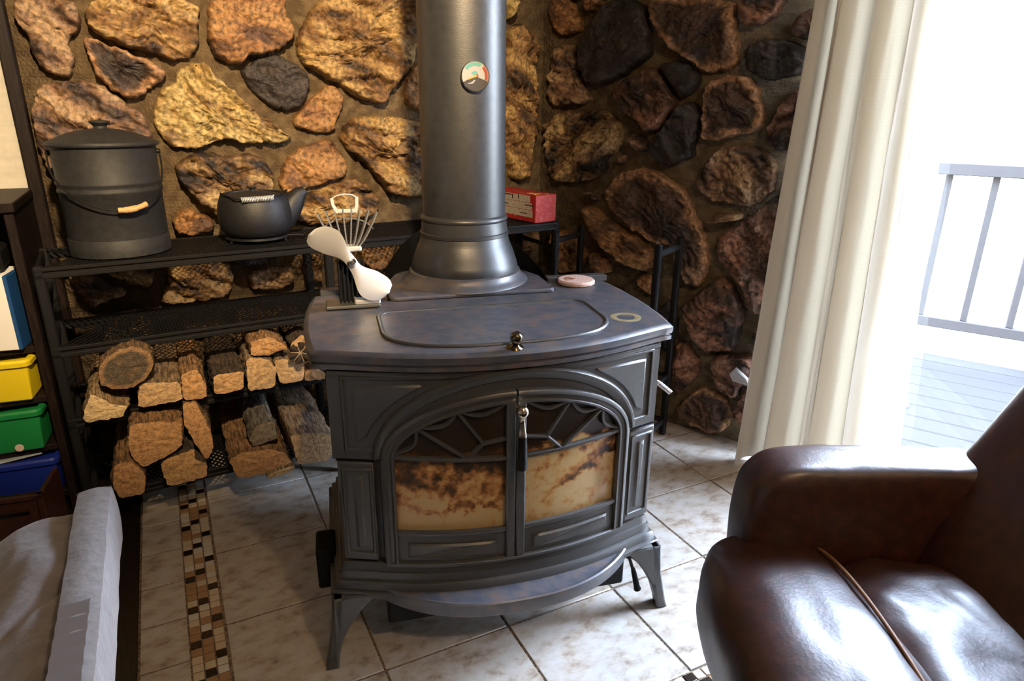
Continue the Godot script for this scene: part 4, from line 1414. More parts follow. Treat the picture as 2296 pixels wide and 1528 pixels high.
func stove_top_things():
	# heat-powered fan
	var at := stove_local(-0.29, 0.7425, 0.335)
	var t := thing("stove_fan", "silver two-bladed heat-powered fan standing at the left of the stove top", "fan", at, STOVE_TURN)
	var st := B()
	box(st, Vector3(-0.005, 0.004, 0.0), Vector3(0.125, 0.008, 0.07), 0.002)
	obj("foot", st, M.alu_plain, t)
	st = B()
	box(st, Vector3(0.028, 0.014, 0.012), Vector3(0.06, 0.012, 0.045), 0.003)
	obj("foot_block", st, M.alu, t)
	st = B()
	for i in 7:
		box(st, Vector3(-0.033 + i * 0.0095, 0.058, -0.006), Vector3(0.004, 0.10, 0.03), 0.0008)
	box(st, Vector3(-0.005, 0.058, -0.012), Vector3(0.062, 0.10, 0.008), 0.001)
	obj("finned_stem", st, M.black_metal, t)
	# spreading cooling fins, arched band and carrying handle (behind the blades)
	for i in 8:
		var k := (i - 3.5) / 3.5
		st = B()
		var pts := []
		for j in 8:
			var q := j / 7.0
			pts.append(Vector2(k * lerpf(0.024, 0.068, pow(q, 0.75)) - 0.005 + 0.002 * q, lerpf(0.137, 0.215 + 0.012 * (1.0 - absf(k)), q)))
		ridge(st, PackedVector2Array(pts), [Vector2(-0.0016, -0.052), Vector2(-0.0016, -0.022), Vector2(0.0016, -0.022), Vector2(0.0016, -0.052), Vector2(-0.0016, -0.052)], func(p, h): return Vector3(p.x, p.y, h))
		obj("cooling_fin", st, M.alu_fin, t)
	st = B()
	ridge(st, arc(-0.004, 0.155, 0.064, 0.044, 22, 158, 30), [Vector2(-0.0015, -0.056), Vector2(-0.0015, -0.05), Vector2(0.0015, -0.05), Vector2(0.0015, -0.056), Vector2(-0.0015, -0.056)], func(p, h): return Vector3(p.x, p.y, h))
	obj("arched_band", st, M.alu_fin, t)
	st = B()
	box(st, Vector3(-0.002, 0.131, -0.036), Vector3(0.052, 0.012, 0.04), 0.003)
	obj("generator_block", st, M.alu, t)
	st = B()
	ridge(st, PackedVector2Array([Vector2(-0.024, 0.214), Vector2(-0.034, 0.232), Vector2(-0.036, 0.248)] ), [Vector2(-0.0035, -0.042), Vector2(-0.0035, -0.036), Vector2(0.0035, -0.036), Vector2(0.0035, -0.042), Vector2(-0.0035, -0.042)], func(p, h): return Vector3(p.x, p.y, h))
	ridge(st, PackedVector2Array([Vector2(0.016, 0.214), Vector2(0.020, 0.232), Vector2(0.021, 0.250)]), [Vector2(-0.0035, -0.042), Vector2(-0.0035, -0.036), Vector2(0.0035, -0.036), Vector2(0.0035, -0.042), Vector2(-0.0035, -0.042)], func(p, h): return Vector3(p.x, p.y, h))
	tube(st, [Vector3(-0.036, 0.247, -0.039), Vector3(-0.024, 0.254, -0.039), Vector3(-0.007, 0.257, -0.039), Vector3(0.010, 0.255, -0.039), Vector3(0.021, 0.249, -0.039)], 0.0013, 8)
	box(st, Vector3(-0.004, 0.217, -0.039), Vector3(0.044, 0.011, 0.008), 0.003)
	obj("carrying_handle", st, M.alu, t)
	st = B()
	tube(st, [Vector3(-0.003, 0.111, -0.02), Vector3(-0.003, 0.111, 0.034)], 0.009, 16)
	obj("motor", st, M.chrome, t)
	st = B()
	lathe(st, [Vector2(0, 0.014), Vector2(0.007, 0.012), Vector2(0.0105, 0.004), Vector2(0.011, 0.0)], 24, Vector3(-0.003, 0.111, 0.034), Basis(Vector3(1, 0, 0), Vector3(0, 0, 1), Vector3(0, -1, 0)))
	obj("hub", st, M.chrome, t)
	for s in [0, 1]:
		st = B()
		# blade: narrow at the hub, broad and rounded at the tip, pitched and dished
		var axis := deg_to_rad(146.0 if s == 0 else -40.0)
		var along := Vector2(cos(axis), sin(axis))
		var across := Vector2(-along.y, along.x)
		for skin in [0.0, -0.0012]:
			grid(st, 26, 12, func(a: float, b: float):
				var l := lerpf(0.0, 0.112, a)
				var w := 0.0135 + 0.020 * smoothstep(0.10, 0.60, a)
				w *= sqrt(maxf(0.0, 1.0 - pow(maxf(0.0, (a - 0.66) / 0.34), 2.4)))
				var c := (b - 0.5) * 2.0
				var bend := -0.016 * sin(a * PI * 0.9)
				var p := along * l + across * (c * w + bend)
				var pitch := (0.42 if s == 0 else 0.30) * smoothstep(0.0, 0.35, a)
				return Vector3(-0.003 + p.x, 0.111 + p.y, 0.038 + skin + c * w * pitch * -1.0 - 0.004 * c * c))
		obj("fan_blade", st, M.alu, t)
	# pinkish stone disc with an incised leaf
	var dt := thing("stone_disc", "round pinkish stone disc lying on the right rear of the stove top", "trivet", stove_local(0.302, 0.7405, 0.418))
	st = B()
	lathe(st, [Vector2(0, 0), Vector2(0.046, 0), Vector2(0.050, 0.003), Vector2(0.0505, 0.009), Vector2(0.047, 0.013), Vector2(0.0, 0.0135)], 48)
	obj("disc", st, M.disc, dt)
	for k in 7:
		st = B()
		var a := deg_to_rad(100.0 + k * 14.0)
		tube(st, [Vector3(-0.004, 0.0134, 0.004), Vector3(-0.004 + cos(a) * 0.034, 0.0134, 0.004 - sin(a) * 0.034)], 0.0007, 5)
		obj("incised_line", st, M.disc_mark, dt)
	# pale ring left on the iron
	st = B()
	ridge(st, arc(0, 0, 0.029, 0.029, 0, 354, 40), [Vector2(-0.007, 0.0), Vector2(-0.005, 0.0005), Vector2(0.006, 0.0005), Vector2(0.008, 0.0)], floor_map, true)
	var mark := obj("ring_stain", st, M.gold_mark)
	mark.position = stove_local(0.307, 0.7401, 0.10)
	tag(mark, "pale golden ring-shaped stain on the right front of the stove top", "stain")


# ------------------------------------------------------------------ shelf along the left wall and what stands on it
const RACK := Vector3(-0.312, 0, -2.045)
const RACK_TURN := 3.6
const TIERS := [0.797, 0.582, 0.374, 0.130]


func storage_rack():
	var t := thing("storage_rack", "long black metal rack with four wire-mesh shelves along the stone wall", "shelf rack", RACK, RACK_TURN)
	var len := 1.585
	var dep := 0.26
	var st: SurfaceTool
	for x in [0.0, 0.74, len]:
		for z in [0.0, -dep]:
			st = B()
			box(st, Vector3(x, 0.4, z), Vector3(0.024, 0.80, 0.024), 0.004)
			obj("post", st, M.black_metal, t)
	for x in [0.0, len]:
		st = B()
		box(st, Vector3(x, 0.70, -dep * 0.5), Vector3(0.014, 0.014, dep), 0.003)
		box(st, Vector3(x, 0.25, -dep * 0.5), Vector3(0.014, 0.014, dep), 0.003)
		obj("end_brace", st, M.black_metal, t)
	for y in TIERS:
		var sh := Node3D.new()
		sh.name = "wire_shelf"
		sh.position = Vector3(0, y, 0)
		t.add_child(sh, true)
		for z in [0.008, -dep - 0.008]:
			st = B()
			box(st, Vector3(len * 0.5, -0.006, z), Vector3(len + 0.02, 0.010, 0.010), 0.002)
			box(st, Vector3(len * 0.5, -0.024, z), Vector3(len + 0.02, 0.012, 0.008), 0.002)
			box(st, Vector3(len * 0.5, -0.015, z * 1.0 - signf(z) * 0.002), Vector3(len + 0.01, 0.02, 0.003), 0.0005)
			obj("rail", st, M.black_metal, sh)
		for x in [-0.004, len + 0.004]:
			st = B()
			box(st, Vector3(x, -0.015, -dep * 0.5), Vector3(0.010, 0.026, dep), 0.002)
			obj("side_rail", st, M.black_metal, sh)
		# expanded metal: crossing slanted strands
		st = B()
		var n := 112
		var run := dep * 0.62
		for dirn in [-1.0, 1.0]:
			for i in n:
				var x0 := -run + (len + run * 2.0) * i / n
				var a := Vector3(x0, -0.003, 0.0)
				var b := Vector3(x0 + dirn * run, -0.003, -dep)
				if minf(a.x, b.x) < 0.0 or maxf(a.x, b.x) > len:
					continue
				var c := (a + b) * 0.5
				var d := b - a
				box(st, c, Vector3(0.0036, 0.003, d.length()), 0.0, Basis(Vector3.UP, atan2(d.x, d.z)))
		var mesh := obj("mesh_panel", st, M.black_metal, sh)
		mesh.set_meta("kind", "stuff")


const LOG_TONES := {
	"pale": [[0.78, 0.57, 0.30], [0.40, 0.25, 0.13]],
	"round": [[0.095, 0.072, 0.050], [0.30, 0.17, 0.08]],
	"tan": [[0.62, 0.40, 0.20], [0.27, 0.19, 0.13]],
	"orange": [[0.58, 0.32, 0.14], [0.38, 0.205, 0.095]],
	"bark": [[0.60, 0.36, 0.16], [0.085, 0.058, 0.042]],
	"grey": [[0.22, 0.17, 0.12], [0.25, 0.23, 0.20]],
}
const LOG_LABELS := [
	"pale split log with a bright cut end, leftmost on the middle tier",
	"round log with a dark grey cut end lying on the pale split log",
	"broad tan log with a weathered grey top, beside the round dark-ended log",
	"narrow peaked orange log between the broad tan log and the bark-topped log",
	"log with rough dark bark on top and a squarish orange cut end",
	"tan log with a ragged cut end, under the wedge-shaped upper log",
	"wedge-shaped orange log lying on two tan logs below the wire shelf",
	"tan log with a slanted cut end just below the dried seed pod",
	"small orange chunk of wood, last on the middle tier beside the stove",
	"dark barky log standing behind the dried seed pod",
	"orange split log lying lowest at the left, nearest the grey chair",
	"thick orange split log propped on two others, under the middle tier's rail",
	"barky log end jutting out below the thick propped log, above the mosaic strip",
	"long log with a crumbly torn end in the middle of the bottom tier",
	"grey weathered split log lying on top of the log with the torn end",
	"wide tan log on the bottom tier, closest to the stove",
	"thin pale stick of kindling under the log with the torn end",
	"dark orange upright-looking log between the propped log and the torn log",
]
var log_count := 0


func log_piece(tier: String, kind: String, z0: float, flat: Array):
	var poly := ccw(v2(flat))
	var shift := -0.012 if tier == "mid" else 0.0
	var n0 := poly.size()
	var seed_ := log_count * 7.3
	var rim := PackedVector2Array()
	for i in n0:
		var a := poly[i]
		var b := poly[(i + 1) % n0]
		var a1 := a.lerp(b, 0.10)
		var b1 := a.lerp(b, 0.90)
		var k := maxi(2, int(a1.distance_to(b1) / 0.008))
		for j in k + 1:
			rim.append(a1.lerp(b1, float(j) / k))
	var n := rim.size()
	var mid := Vector2.ZERO
	for q in rim:
		mid += q
	mid /= n
	for i in n:
		rim[i] = mid + (rim[i] - mid) * 0.965
	var t := thing("firewood_log", LOG_LABELS[log_count], "log", Vector3(mid.x, rim[0].y, z0), 0.0, "firewood on the middle tier" if tier == "mid" else "firewood on the bottom tier")
	log_count += 1
	var base := t.position
	var len := absf(z0 + 2.365) + n_a.get_noise_1d(seed_) * 0.01
	var slices := 22
	var tone: Array = LOG_TONES[kind]
	var c_end := Color(tone[0][0], tone[0][1], tone[0][2])
	var c_side := Color(tone[1][0], tone[1][1], tone[1][2])
	var ring := func(k: int, i: int) -> Vector3:
		var f := float(k) / slices
		var p := rim[i]
		var dirp := (p - mid)
		var nz := n_b.get_noise_3d(p.x * 2.4 + seed_, p.y * 2.4, f * 1.2) * 0.007 + n_a.get_noise_3d(p.x * 1.4, p.y * 1.4 + seed_, f * 2.0) * 0.008
		p += dirp.normalized() * nz * smoothstep(-0.05, 0.1, f + 0.03) + dirp * (n_c.get_noise_2d(f * 3.0 + seed_, 4.0) * 0.10 * f)
		return Vector3(p.x, p.y + shift, z0 - f * len + (0.004 * n_a.get_noise_2d(p.x * 4.0, p.y * 4.0 + seed_) if k == 0 else 0.0)) - base
	var st := B()
	for k in slices:
		for i in n:
			var j := (i + 1) % n
			var ids := [[k, i], [k + 1, j], [k + 1, i], [k, i], [k, j], [k + 1, j]]
			for q in ids:
				var v: Vector3 = ring.call(q[0], q[1])
				var w := n_a.get_noise_3d(v.x * 2.0 + seed_, v.y * 2.0, v.z * 0.3) * 0.8
				st.set_color(c_side.lerp(c_end, clampf(0.30 + w, 0, 1)) if kind != "bark" else c_side.lerp(c_side * 1.8, clampf(0.4 + w, 0, 1)))
				st.add_vertex(v)
	obj("log_body", st, M.log_side, t)
	st = B()
	var rows := 8
	for k in rows:
		for i in n:
			var j := (i + 1) % n
			var corners := [[k, i], [k + 1, i], [k + 1, j], [k, i], [k + 1, j], [k, j]]
			for q in corners:
				var e: Vector3 = ring.call(0, q[1])
				var c := Vector3(mid.x, mid.y + shift, z0) - base
				var f: float = float(q[0]) / rows
				var v := e.lerp(c, f)
				v.z += 0.006 * n_a.get_noise_2d(v.x * 3.0 + seed_, v.y * 5.0) * minf(1.0, f * 3.0) + 0.0015 * minf(1.0, f * 4.0)
				var w := n_a.get_noise_2d(v.x * 3.0 + seed_ * 2.0, v.y * 3.0)
				var cc := c_end.lerp(c_side, clampf(w * 0.9 - 0.1, 0, 0.6))
				if kind == "round" and f < 0.14:
					cc = c_side
				st.set_color(cc)
				st.add_vertex(v)
	obj("cut_end", st, M.log_end, t)


func firewood():
	log_piece("mid","pale",-1.97,[-0.249,0.477,-0.278,0.412,-0.272,0.396,-0.185,0.396,-0.164,0.426,-0.207,0.438,-0.237,0.471])
	log_piece("mid","round",-1.98,[-0.225,0.526,-0.209,0.561,-0.167,0.586,-0.127,0.588,-0.092,0.568,-0.087,0.535,-0.109,0.495,-0.15,0.471,-0.197,0.474,-0.223,0.493])
	log_piece("mid","tan",-2,[-0.135,0.475,-0.032,0.461,-0.035,0.404,-0.146,0.403])
	log_piece("mid","orange",-2,[-0.029,0.481,0.015,0.495,0.032,0.438,0.03,0.402,-0.031,0.401])
	log_piece("mid","bark",-2,[0.055,0.465,0.139,0.466,0.132,0.408,0.047,0.405])
	log_piece("mid","tan",-2,[0.148,0.506,0.211,0.492,0.228,0.459,0.218,0.398,0.142,0.399])
	log_piece("mid","orange",-2,[0.165,0.551,0.218,0.561,0.271,0.519,0.216,0.501,0.16,0.507])
	log_piece("mid","tan",-2.02,[0.223,0.48,0.304,0.47,0.315,0.445,0.304,0.397,0.241,0.395])
	log_piece("mid","orange",-2.02,[0.314,0.423,0.35,0.429,0.373,0.406,0.369,0.39,0.312,0.394])
	log_piece("mid","bark",-2.05,[0.281,0.506,0.319,0.534,0.347,0.515,0.346,0.47,0.323,0.466])
	log_piece("low","orange",-1.96,[-0.223,0.255,-0.178,0.251,-0.158,0.202,-0.166,0.144,-0.228,0.146,-0.243,0.19])
	log_piece("low","orange",-1.96,[-0.171,0.366,-0.042,0.346,-0.053,0.266,-0.158,0.223,-0.179,0.256,-0.184,0.301])
	log_piece("low","bark",-1.97,[-0.116,0.229,-0.024,0.252,-0.027,0.214,0.003,0.195,-0.003,0.149,-0.107,0.145])
	log_piece("low","orange",-1.95,[0.059,0.199,0.083,0.13,0.164,0.13,0.24,0.147,0.222,0.188,0.178,0.209,0.097,0.218])
	log_piece("low","grey",-1.97,[0.127,0.246,0.132,0.217,0.211,0.233,0.198,0.29,0.151,0.285])
	log_piece("low","tan",-1.95,[0.243,0.206,0.254,0.136,0.35,0.129,0.384,0.174,0.353,0.228,0.24,0.245])
	log_piece("low","pale",-1.93,[0.161,0.135,0.237,0.149,0.24,0.134,0.162,0.12])
	log_piece("low","orange",-2,[-0.036,0.383,0,0.383,0.024,0.292,0.029,0.232,0.005,0.185,-0.018,0.243,-0.041,0.32])
	# dried seed pod on the logs
	var t := thing("seed_pod", "dried dark seed pod with pale splayed husks, lying on the logs beside the stove", "seed pod", Vector3(0.298, 0.493, -1.985))
	var st := B()
	puff(st, Vector3.ZERO, Vector3(0.014, 0.014, 0.014), 0.8, 0.006, 20, 14, 40.0)
	obj("core", st, M.pod, t)
	for k in 6:
		var a := k * TAU / 6.0 + 0.3
		st = B()
		tube(st, [Vector3.ZERO, Vector3(cos(a) * 0.02, sin(a) * 0.02, 0.012), Vector3(cos(a) * 0.031, sin(a) * 0.029, 0.006)], 0.006, 8, 0.011)
		obj("pod_cell", st, M.pod, t)
		st = B()
		tube(st, [Vector3(0, 0, 0.012), Vector3(cos(a + 0.5) * 0.03, sin(a + 0.5) * 0.03, 0.014)], 0.0022, 6, 0.001)
		obj("husk", st, M.pod_pale, t)


func rack_point(x: float, y: float, z: float) -> Vector3:
	return RACK + Basis(Vector3.UP, deg_to_rad(RACK_TURN)) * Vector3(x, y, z)


func rack_things():
	# ash bucket
	var t := thing("ash_bucket", "grey metal ash bucket with lid and wooden-grip bail on the rack's left end", "bucket", rack_point(0.195, 0.797, -0.138))
	var st := B()
	lathe(st, [Vector2(0.0, 0.0), Vector2(0.122, 0.0), Vector2(0.1265, 0.002), Vector2(0.1265, 0.045), Vector2(0.124, 0.048), Vector2(0.1245, 0.052), Vector2(0.1245, 0.165), Vector2(0.1285, 0.170), Vector2(0.1285, 0.175), Vector2(0.1255, 0.180), Vector2(0.1255, 0.186), Vector2(0.1285, 0.191), Vector2(0.1285, 0.196), Vector2(0.125, 0.201), Vector2(0.1265, 0.292), Vector2(0.120, 0.292)], 64)
	obj("body", st, M.bucket, t)
	st = B()
	lathe(st, [Vector2(0.128, 0.288), Vector2(0.135, 0.289), Vector2(0.1365, 0.293), Vector2(0.134, 0.299), Vector2(0.126, 0.301), Vector2(0.110, 0.309), Vector2(0.080, 0.321), Vector2(0.045, 0.329), Vector2(0.020, 0.332), Vector2(0.0, 0.332)], 64)
	var lid := obj("lid", st, M.bucket, t)
	st = B()
	lathe(st, [Vector2(0.017, 0.330), Vector2(0.016, 0.338), Vector2(0.021, 0.343), Vector2(0.0255, 0.347), Vector2(0.0255, 0.351), Vector2(0.0, 0.353)], 28)
	obj("lid_knob", st, M.bucket, lid)
	# the bail hangs forward; its ends hook the rim left and right
	var b0 := Vector3(-0.1315, 0.272, 0.015)
	var b1 := Vector3(0.1315, 0.272, 0.015)
	var pts := []
	for i in 33:
		var k := i / 32.0
		var a := PI * k
		var drop := sin(a)
		var p := Vector3(-cos(a) * (0.1315 + 0.02 * drop * (1.0 if k > 0.5 else 0.2)), 0.272 - 0.138 * pow(drop, 0.85) - 0.012 * sin(k * PI * 2.0) * -1.0, 0.015 + 0.135 * drop)
		pts.append(p)
	st = B()
	tube(st, pts, 0.0022, 8)
	var bail := obj("bail", st, M.black_metal, t)
	st = B()
	var gp := [pts[17], pts[18], pts[19], pts[20], pts[21], pts[22]]
	tube(st, gp, 0.0072, 14)
	tube(st, [pts[18], pts[19], pts[20]], 0.0085, 14)
	obj("grip", st, M.grip_wood, bail)
	st = B()
	for e in [b0, b1]:
		lathe(st, [Vector2(0, 0.004), Vector2(0.006, 0.003), Vector2(0.007, 0.0), Vector2(0.007, -0.006)], 14, e, Basis(Vector3(0, 1, 0), Vector3(signf(e.x), 0, 0), Vector3(0, 0, 1)))
	obj("bail_ear", st, M.black_metal, t)

	# cast-iron kettle on a trivet
	var kx := rack_point(0.565, 0.797, -0.135)
	var tv := thing("trivet", "round black iron trivet under the kettle on the rack", "trivet", kx)
	st = B()
	ridge(st, arc(0, 0, 0.088, 0.088, 0, 355, 48), [Vector2(-0.006, 0.010), Vector2(-0.004, 0.016), Vector2(0.004, 0.016), Vector2(0.006, 0.010)], floor_map, true)
	box(st, Vector3(0, 0.013, 0), Vector3(0.17, 0.006, 0.010), 0.001)
	box(st, Vector3(0, 0.013, 0), Vector3(0.010, 0.006, 0.17), 0.001)
	tube(st, [Vector3(0.085, 0.012, 0.03), Vector3(0.13, 0.012, 0.04), Vector3(0.14, 0.012, 0.02), Vector3(0.09, 0.012, -0.005)], 0.004, 8)
	obj("ring", st, M.black_metal, tv)
	for k in 3:
		st = B()
		var a := k * TAU / 3 + 0.6
		tube(st, [Vector3(cos(a) * 0.086, 0.012, sin(a) * 0.086), Vector3(cos(a) * 0.09, 0.0, sin(a) * 0.09)], 0.005, 8, 0.004)
		obj("leg", st, M.black_metal, tv)
	t = thing("kettle", "squat black cast-iron kettle with a bright coiled handle, beside the ash bucket", "kettle", kx + Vector3(0, 0.0165, 0))
	st = B()
	lathe(st, [Vector2(0.0, 0.0), Vector2(0.078, 0.0), Vector2(0.092, 0.006), Vector2(0.104, 0.024), Vector2(0.1085, 0.048), Vector2(0.1085, 0.072), Vector2(0.104, 0.096), Vector2(0.097, 0.116), Vector2(0.094, 0.122), Vector2(0.092, 0.125), Vector2(0.084, 0.124), Vector2(0.082, 0.115), Vector2(0.0, 0.113)], 56)
	obj("body", st, M.kettle, t)
	st = B()
	lathe(st, [Vector2(0.080, 0.116), Vector2(0.080, 0.120), Vector2(0.050, 0.127), Vector2(0.012, 0.131), Vector2(0.008, 0.136), Vector2(0.011, 0.142), Vector2(0.0, 0.144)], 48)
	obj("lid", st, M.kettle, t)
	st = B()
	tube(st, [Vector3(0.078, 0.052, 0.0), Vector3(0.105, 0.080, 0.003), Vector3(0.124, 0.104, 0.005), Vector3(0.138, 0.120, 0.006), Vector3(0.153, 0.129, 0.007)], 0.046, 18, 0.013)
	obj("spout", st, M.kettle, t)
	st = B()
	tube(st, [Vector3(-0.092, 0.122, 0.0), Vector3(-0.094, 0.132, 0.030), Vector3(-0.062, 0.121, 0.092), Vector3(-0.04, 0.118, 0.101)], 0.0022, 8)
	tube(st, [Vector3(0.092, 0.122, 0.0), Vector3(0.094, 0.134, 0.030), Vector3(0.058, 0.124, 0.094), Vector3(0.04, 0.121, 0.101)], 0.0022, 8)
	var bl := obj("bail", st, M.black_metal, t)
	st = B()
	var coil := []
	for i in 241:
		var k := i / 240.0
		var a := k * TAU * 20.0
		coil.append(Vector3(lerpf(-0.045, 0.045, k), lerpf(0.118, 0.121, k) + cos(a) * 0.0068, 0.100 + 0.004 * sin(k * PI) + sin(a) * 0.0068))
	tube(st, coil, 0.0017, 6)
	obj("coil", st, M.spring, bl)

	# red carton at the right end of the rack
	t = thing("red_carton", "red cardboard carton with a pale brick-print side on the rack, right of the stovepipe", "box", rack_point(1.515, 0.7985, -0.125), 12.0)
	st = B()
	box(st, Vector3(0, 0.049, 0), Vector3(0.098, 0.098, 0.27), 0.0015)
	obj("body", st, M.box_red, t)
	st = B(false)
	# the printed side: three pale courses with dark joints between
	for r in 3:
		box(st, Vector3(-0.0493, 0.030 + 0.026 * r, 0.012 - 0.01 * r), Vector3(0.0006, 0.0245, 0.226 - 0.012 * (1 if r == 0 else 0)), 0.0)
	obj("brick_print", st, M.box_brick, t)
	st = B(false)
	for q in [[0.040, 0.085, 0.006, 0.014], [0.005, 0.084, 0.006, 0.017], [-0.05, 0.055, 0.06, 0.003], [0.07, 0.030, 0.04, 0.003], [0.10, 0.060, 0.045, 0.004], [-0.06, 0.089, 0.12, 0.004]]:
		box(st, Vector3(-0.0497, q[1], q[0]), Vector3(0.0006, q[3], q[2]), 0.0)
	obj("dark_print", st, M.box_dark, t)
	st = B(false)
	for q in [[-0.02, 0.065, 0.05, 0.010], [-0.005, 0.088, 0.04, 0.010], [0.018, 0.108, 0.03, 0.008], [-0.028, 0.10, 0.016, 0.007]]:
		box(st, Vector3(q[0], 0.0983, q[1] + 0.01), Vector3(q[3] * 2.2, 0.0006, q[2] * 0.5), 0.0)
	obj("yellow_print", st, M.box_yellow, t)


# ------------------------------------------------------------------ black post frame by the right wall
func post_frame():
	var t := thing("log_holder", "black metal frame with paired uprights standing by the dark stone wall behind the stove", "log holder", Vector3.ZERO)
	var b := Basis(RD, Vector3.UP, RN)
	var st: SurfaceTool
	for s in [0.235, 0.632]:
		for d in [0.065, 0.25]:
			st = B()
			box(st, CORNER + RD * s + RN * d + Vector3(0, 0.385, 0), Vector3(0.022, 0.77, 0.022), 0.004, b)
			obj("upright", st, M.black_metal, t)
		for y in [0.735, 0.245, 0.06]:
			st = B()
			box(st, CORNER + RD * s + RN * 0.157 + Vector3(0, y, 0), Vector3(0.014, 0.02, 0.165), 0.003, b)
			obj("end_bar", st, M.black_metal, t)
	for d in [0.065, 0.25]:
		for y in [0.245, 0.06]:
			st = B()
			box(st, CORNER + RD * 0.434 + RN * d + Vector3(0, y, 0), Vector3(0.376, 0.018, 0.014), 0.003, b)
			obj("long_rail", st, M.black_metal, t)
	for i in 5:
		st = B()
		box(st, CORNER + RD * 0.434 + RN * (0.09 + 0.033 * i) + Vector3(0, 0.25, 0), Vector3(0.37, 0.006, 0.006), 0.001, b)
		obj("shelf_wire", st, M.black_metal, t)


# ------------------------------------------------------------------ curtain, glass door
func curtain_and_door():
	var t := thing("curtain", "long pale cream curtain hanging in deep folds beside the bright glass door", "curtain", CORNER)
	var st := B()
	# folds are laid out across the width and gather towards the rod
	grid(st, 150, 60, func(a: float, b: float):
		var y := lerpf(0.015, 2.3, b)
		var k := 1.0 - clampf(y / 1.9, 0, 1)
		var s := lerpf(lerpf(0.985, 1.262, a), lerpf(0.928, 1.322, a), pow(k, 1.25))
		var w := 4.0
		var ph := a * w * TAU + 1.5 * sin(a * 5.2 + 0.4) + 0.9 * n_c.get_noise_2d(a * 4.0, y * 0.35)
		var amp := lerpf(0.026, 0.050, k)
		var d := 0.115 + amp * sin(ph) + 0.012 * n_c.get_noise_2d(a * 6.0 + 9.0, y * 0.9)
		s += amp * 0.35 * cos(ph)
		return RD * s + RN * d + Vector3(0, y, 0))
	obj("cloth", st, M.curtain, t)
	st = B()
	grid(st, 24, 50, func(a: float, b: float):
		var y := lerpf(0.02, 2.3, b)
		var k := 1.0 - clampf(y / 1.9, 0, 1)
		var s := lerpf(lerpf(1.258, 1.312, a), lerpf(1.318, 1.43, a), pow(k, 1.1))
		var d := 0.085 + 0.014 * sin(a * 9.0 + y * 0.4)
		return RD * s + RN * d + Vector3(0, y, 0))
	obj("lining_edge", st, M.sheer, t)
	st = B()
	tube(st, [RD * 0.9 + RN * 0.115 + Vector3(0, 2.31, 0), RD * 2.4 + RN * 0.115 + Vector3(0, 2.31, 0)], 0.014, 14)
	tag(obj("curtain_rod", st, M.espresso), "dark curtain rod above the glass door", "curtain rod").position = CORNER
	# sliding glass door: frame, two panes
	var b := Basis(RD, Vector3.UP, RN)
	st = B()
	for s in [1.12, 2.24]:
		box(st, CORNER + RD * s + RN * -0.15 + Vector3(0, 1.03, 0), Vector3(0.045, 2.08, 0.05), 0.004, b)
	for y in [0.012, 2.055]:
		box(st, CORNER + RD * 1.68 + RN * -0.15 + Vector3(0, y, 0), Vector3(1.14, 0.045, 0.06), 0.004, b)
	var dr := struct("door_1", st, M.white_paint, "sliding glass door open to daylight, right of the curtain", "glass door")
	for k in 1:
		st = B(false)
		var c := CORNER + RD * 1.68 + RN * -0.15 + Vector3(0, 1.03, 0)
		quad(st, c + RD * -0.54 + Vector3(0, -1.0, 0), c + RD * 0.54 + Vector3(0, -1.0, 0), c + RD * 0.54 + Vector3(0, 1.0, 0), c + RD * -0.54 + Vector3(0, 1.0, 0))
		obj("pane", st, M.pane, dr)
	# chip of pale paper stuck on a stone
	st = B(false)
	var pm := func(p: Vector2, d: float) -> Vector3: return right_wall(p, d)
	plate(st, PackedVector2Array([Vector2(0.848, 0.292), Vector2(0.862, 0.268), Vector2(0.925, 0.262), Vector2(0.915, 0.288), Vector2(0.868, 0.320)]), 0.02, 0.034, 0.004, pm)
	tag(obj("pale_chip", st, M.paper), "small white angular chip on a low stone near the curtain", "chip")


# ------------------------------------------------------------------ brown leather armchair
func leather_chair():
	var t := thing("leather_armchair", "glossy reddish-brown leather armchair facing the stove, its back to the glass door", "armchair", Vector3(0.918, 0, -0.829), -27.0)
	var st := B()
	# far arm: rounded top, flat inside face
	puff(st, Vector3(0.25, 0.335, 0.055), Vector3(0.262, 0.264, 0.066), 0.32, 0.006, 72, 44, 5.0)
	obj("armrest", st, M.leather, t)
	st = B()
	puff(st, Vector3(0.25, 0.33, 0.80), Vector3(0.262, 0.262, 0.066), 0.32, 0.006, 60, 36, 5.0)
	obj("armrest", st, M.leather, t)
	# seat: front roll and puffed pad behind a seam
	st = B()
	puff(st, Vector3(0.036, 0.350, 0.40), Vector3(0.145, 0.120, 0.385), 0.66, 0.008, 90, 60, 4.0)
	obj("seat_front", st, M.leather, t)
	st = B()
	puff(st, Vector3(0.31, 0.295, 0.42), Vector3(0.225, 0.168, 0.325), 0.5, 0.012, 90, 60, 5.0)
	obj("seat_cushion", st, M.leather, t)
	st = B()
	var seam := []
	for i in 30:
		var k := i / 29.0
		seam.append(Vector3(0.118 + 0.010 * sin(k * 5.0), 0.464 - 0.02 * pow(absf(k * 2.0 - 1.0), 6.0), lerpf(0.120, 0.72, k)))
	tube(st, seam, 0.0035, 8)
	obj("piping", st, M.piping, t)
	# back, leaning away
	st = B()
	puff(st, Vector3(0.59, 0.71, 0.43), Vector3(0.13, 0.46, 0.425), 0.36, 0.010, 80, 60, 4.0, Basis(Vector3(0, 0, 1), -0.50))
	obj("backrest", st, M.leather, t)
	st = B()
	box(st, Vector3(0.33, 0.135, 0.43), Vector3(0.42, 0.25, 0.80), 0.02)
	obj("base", st, M.leather, t)


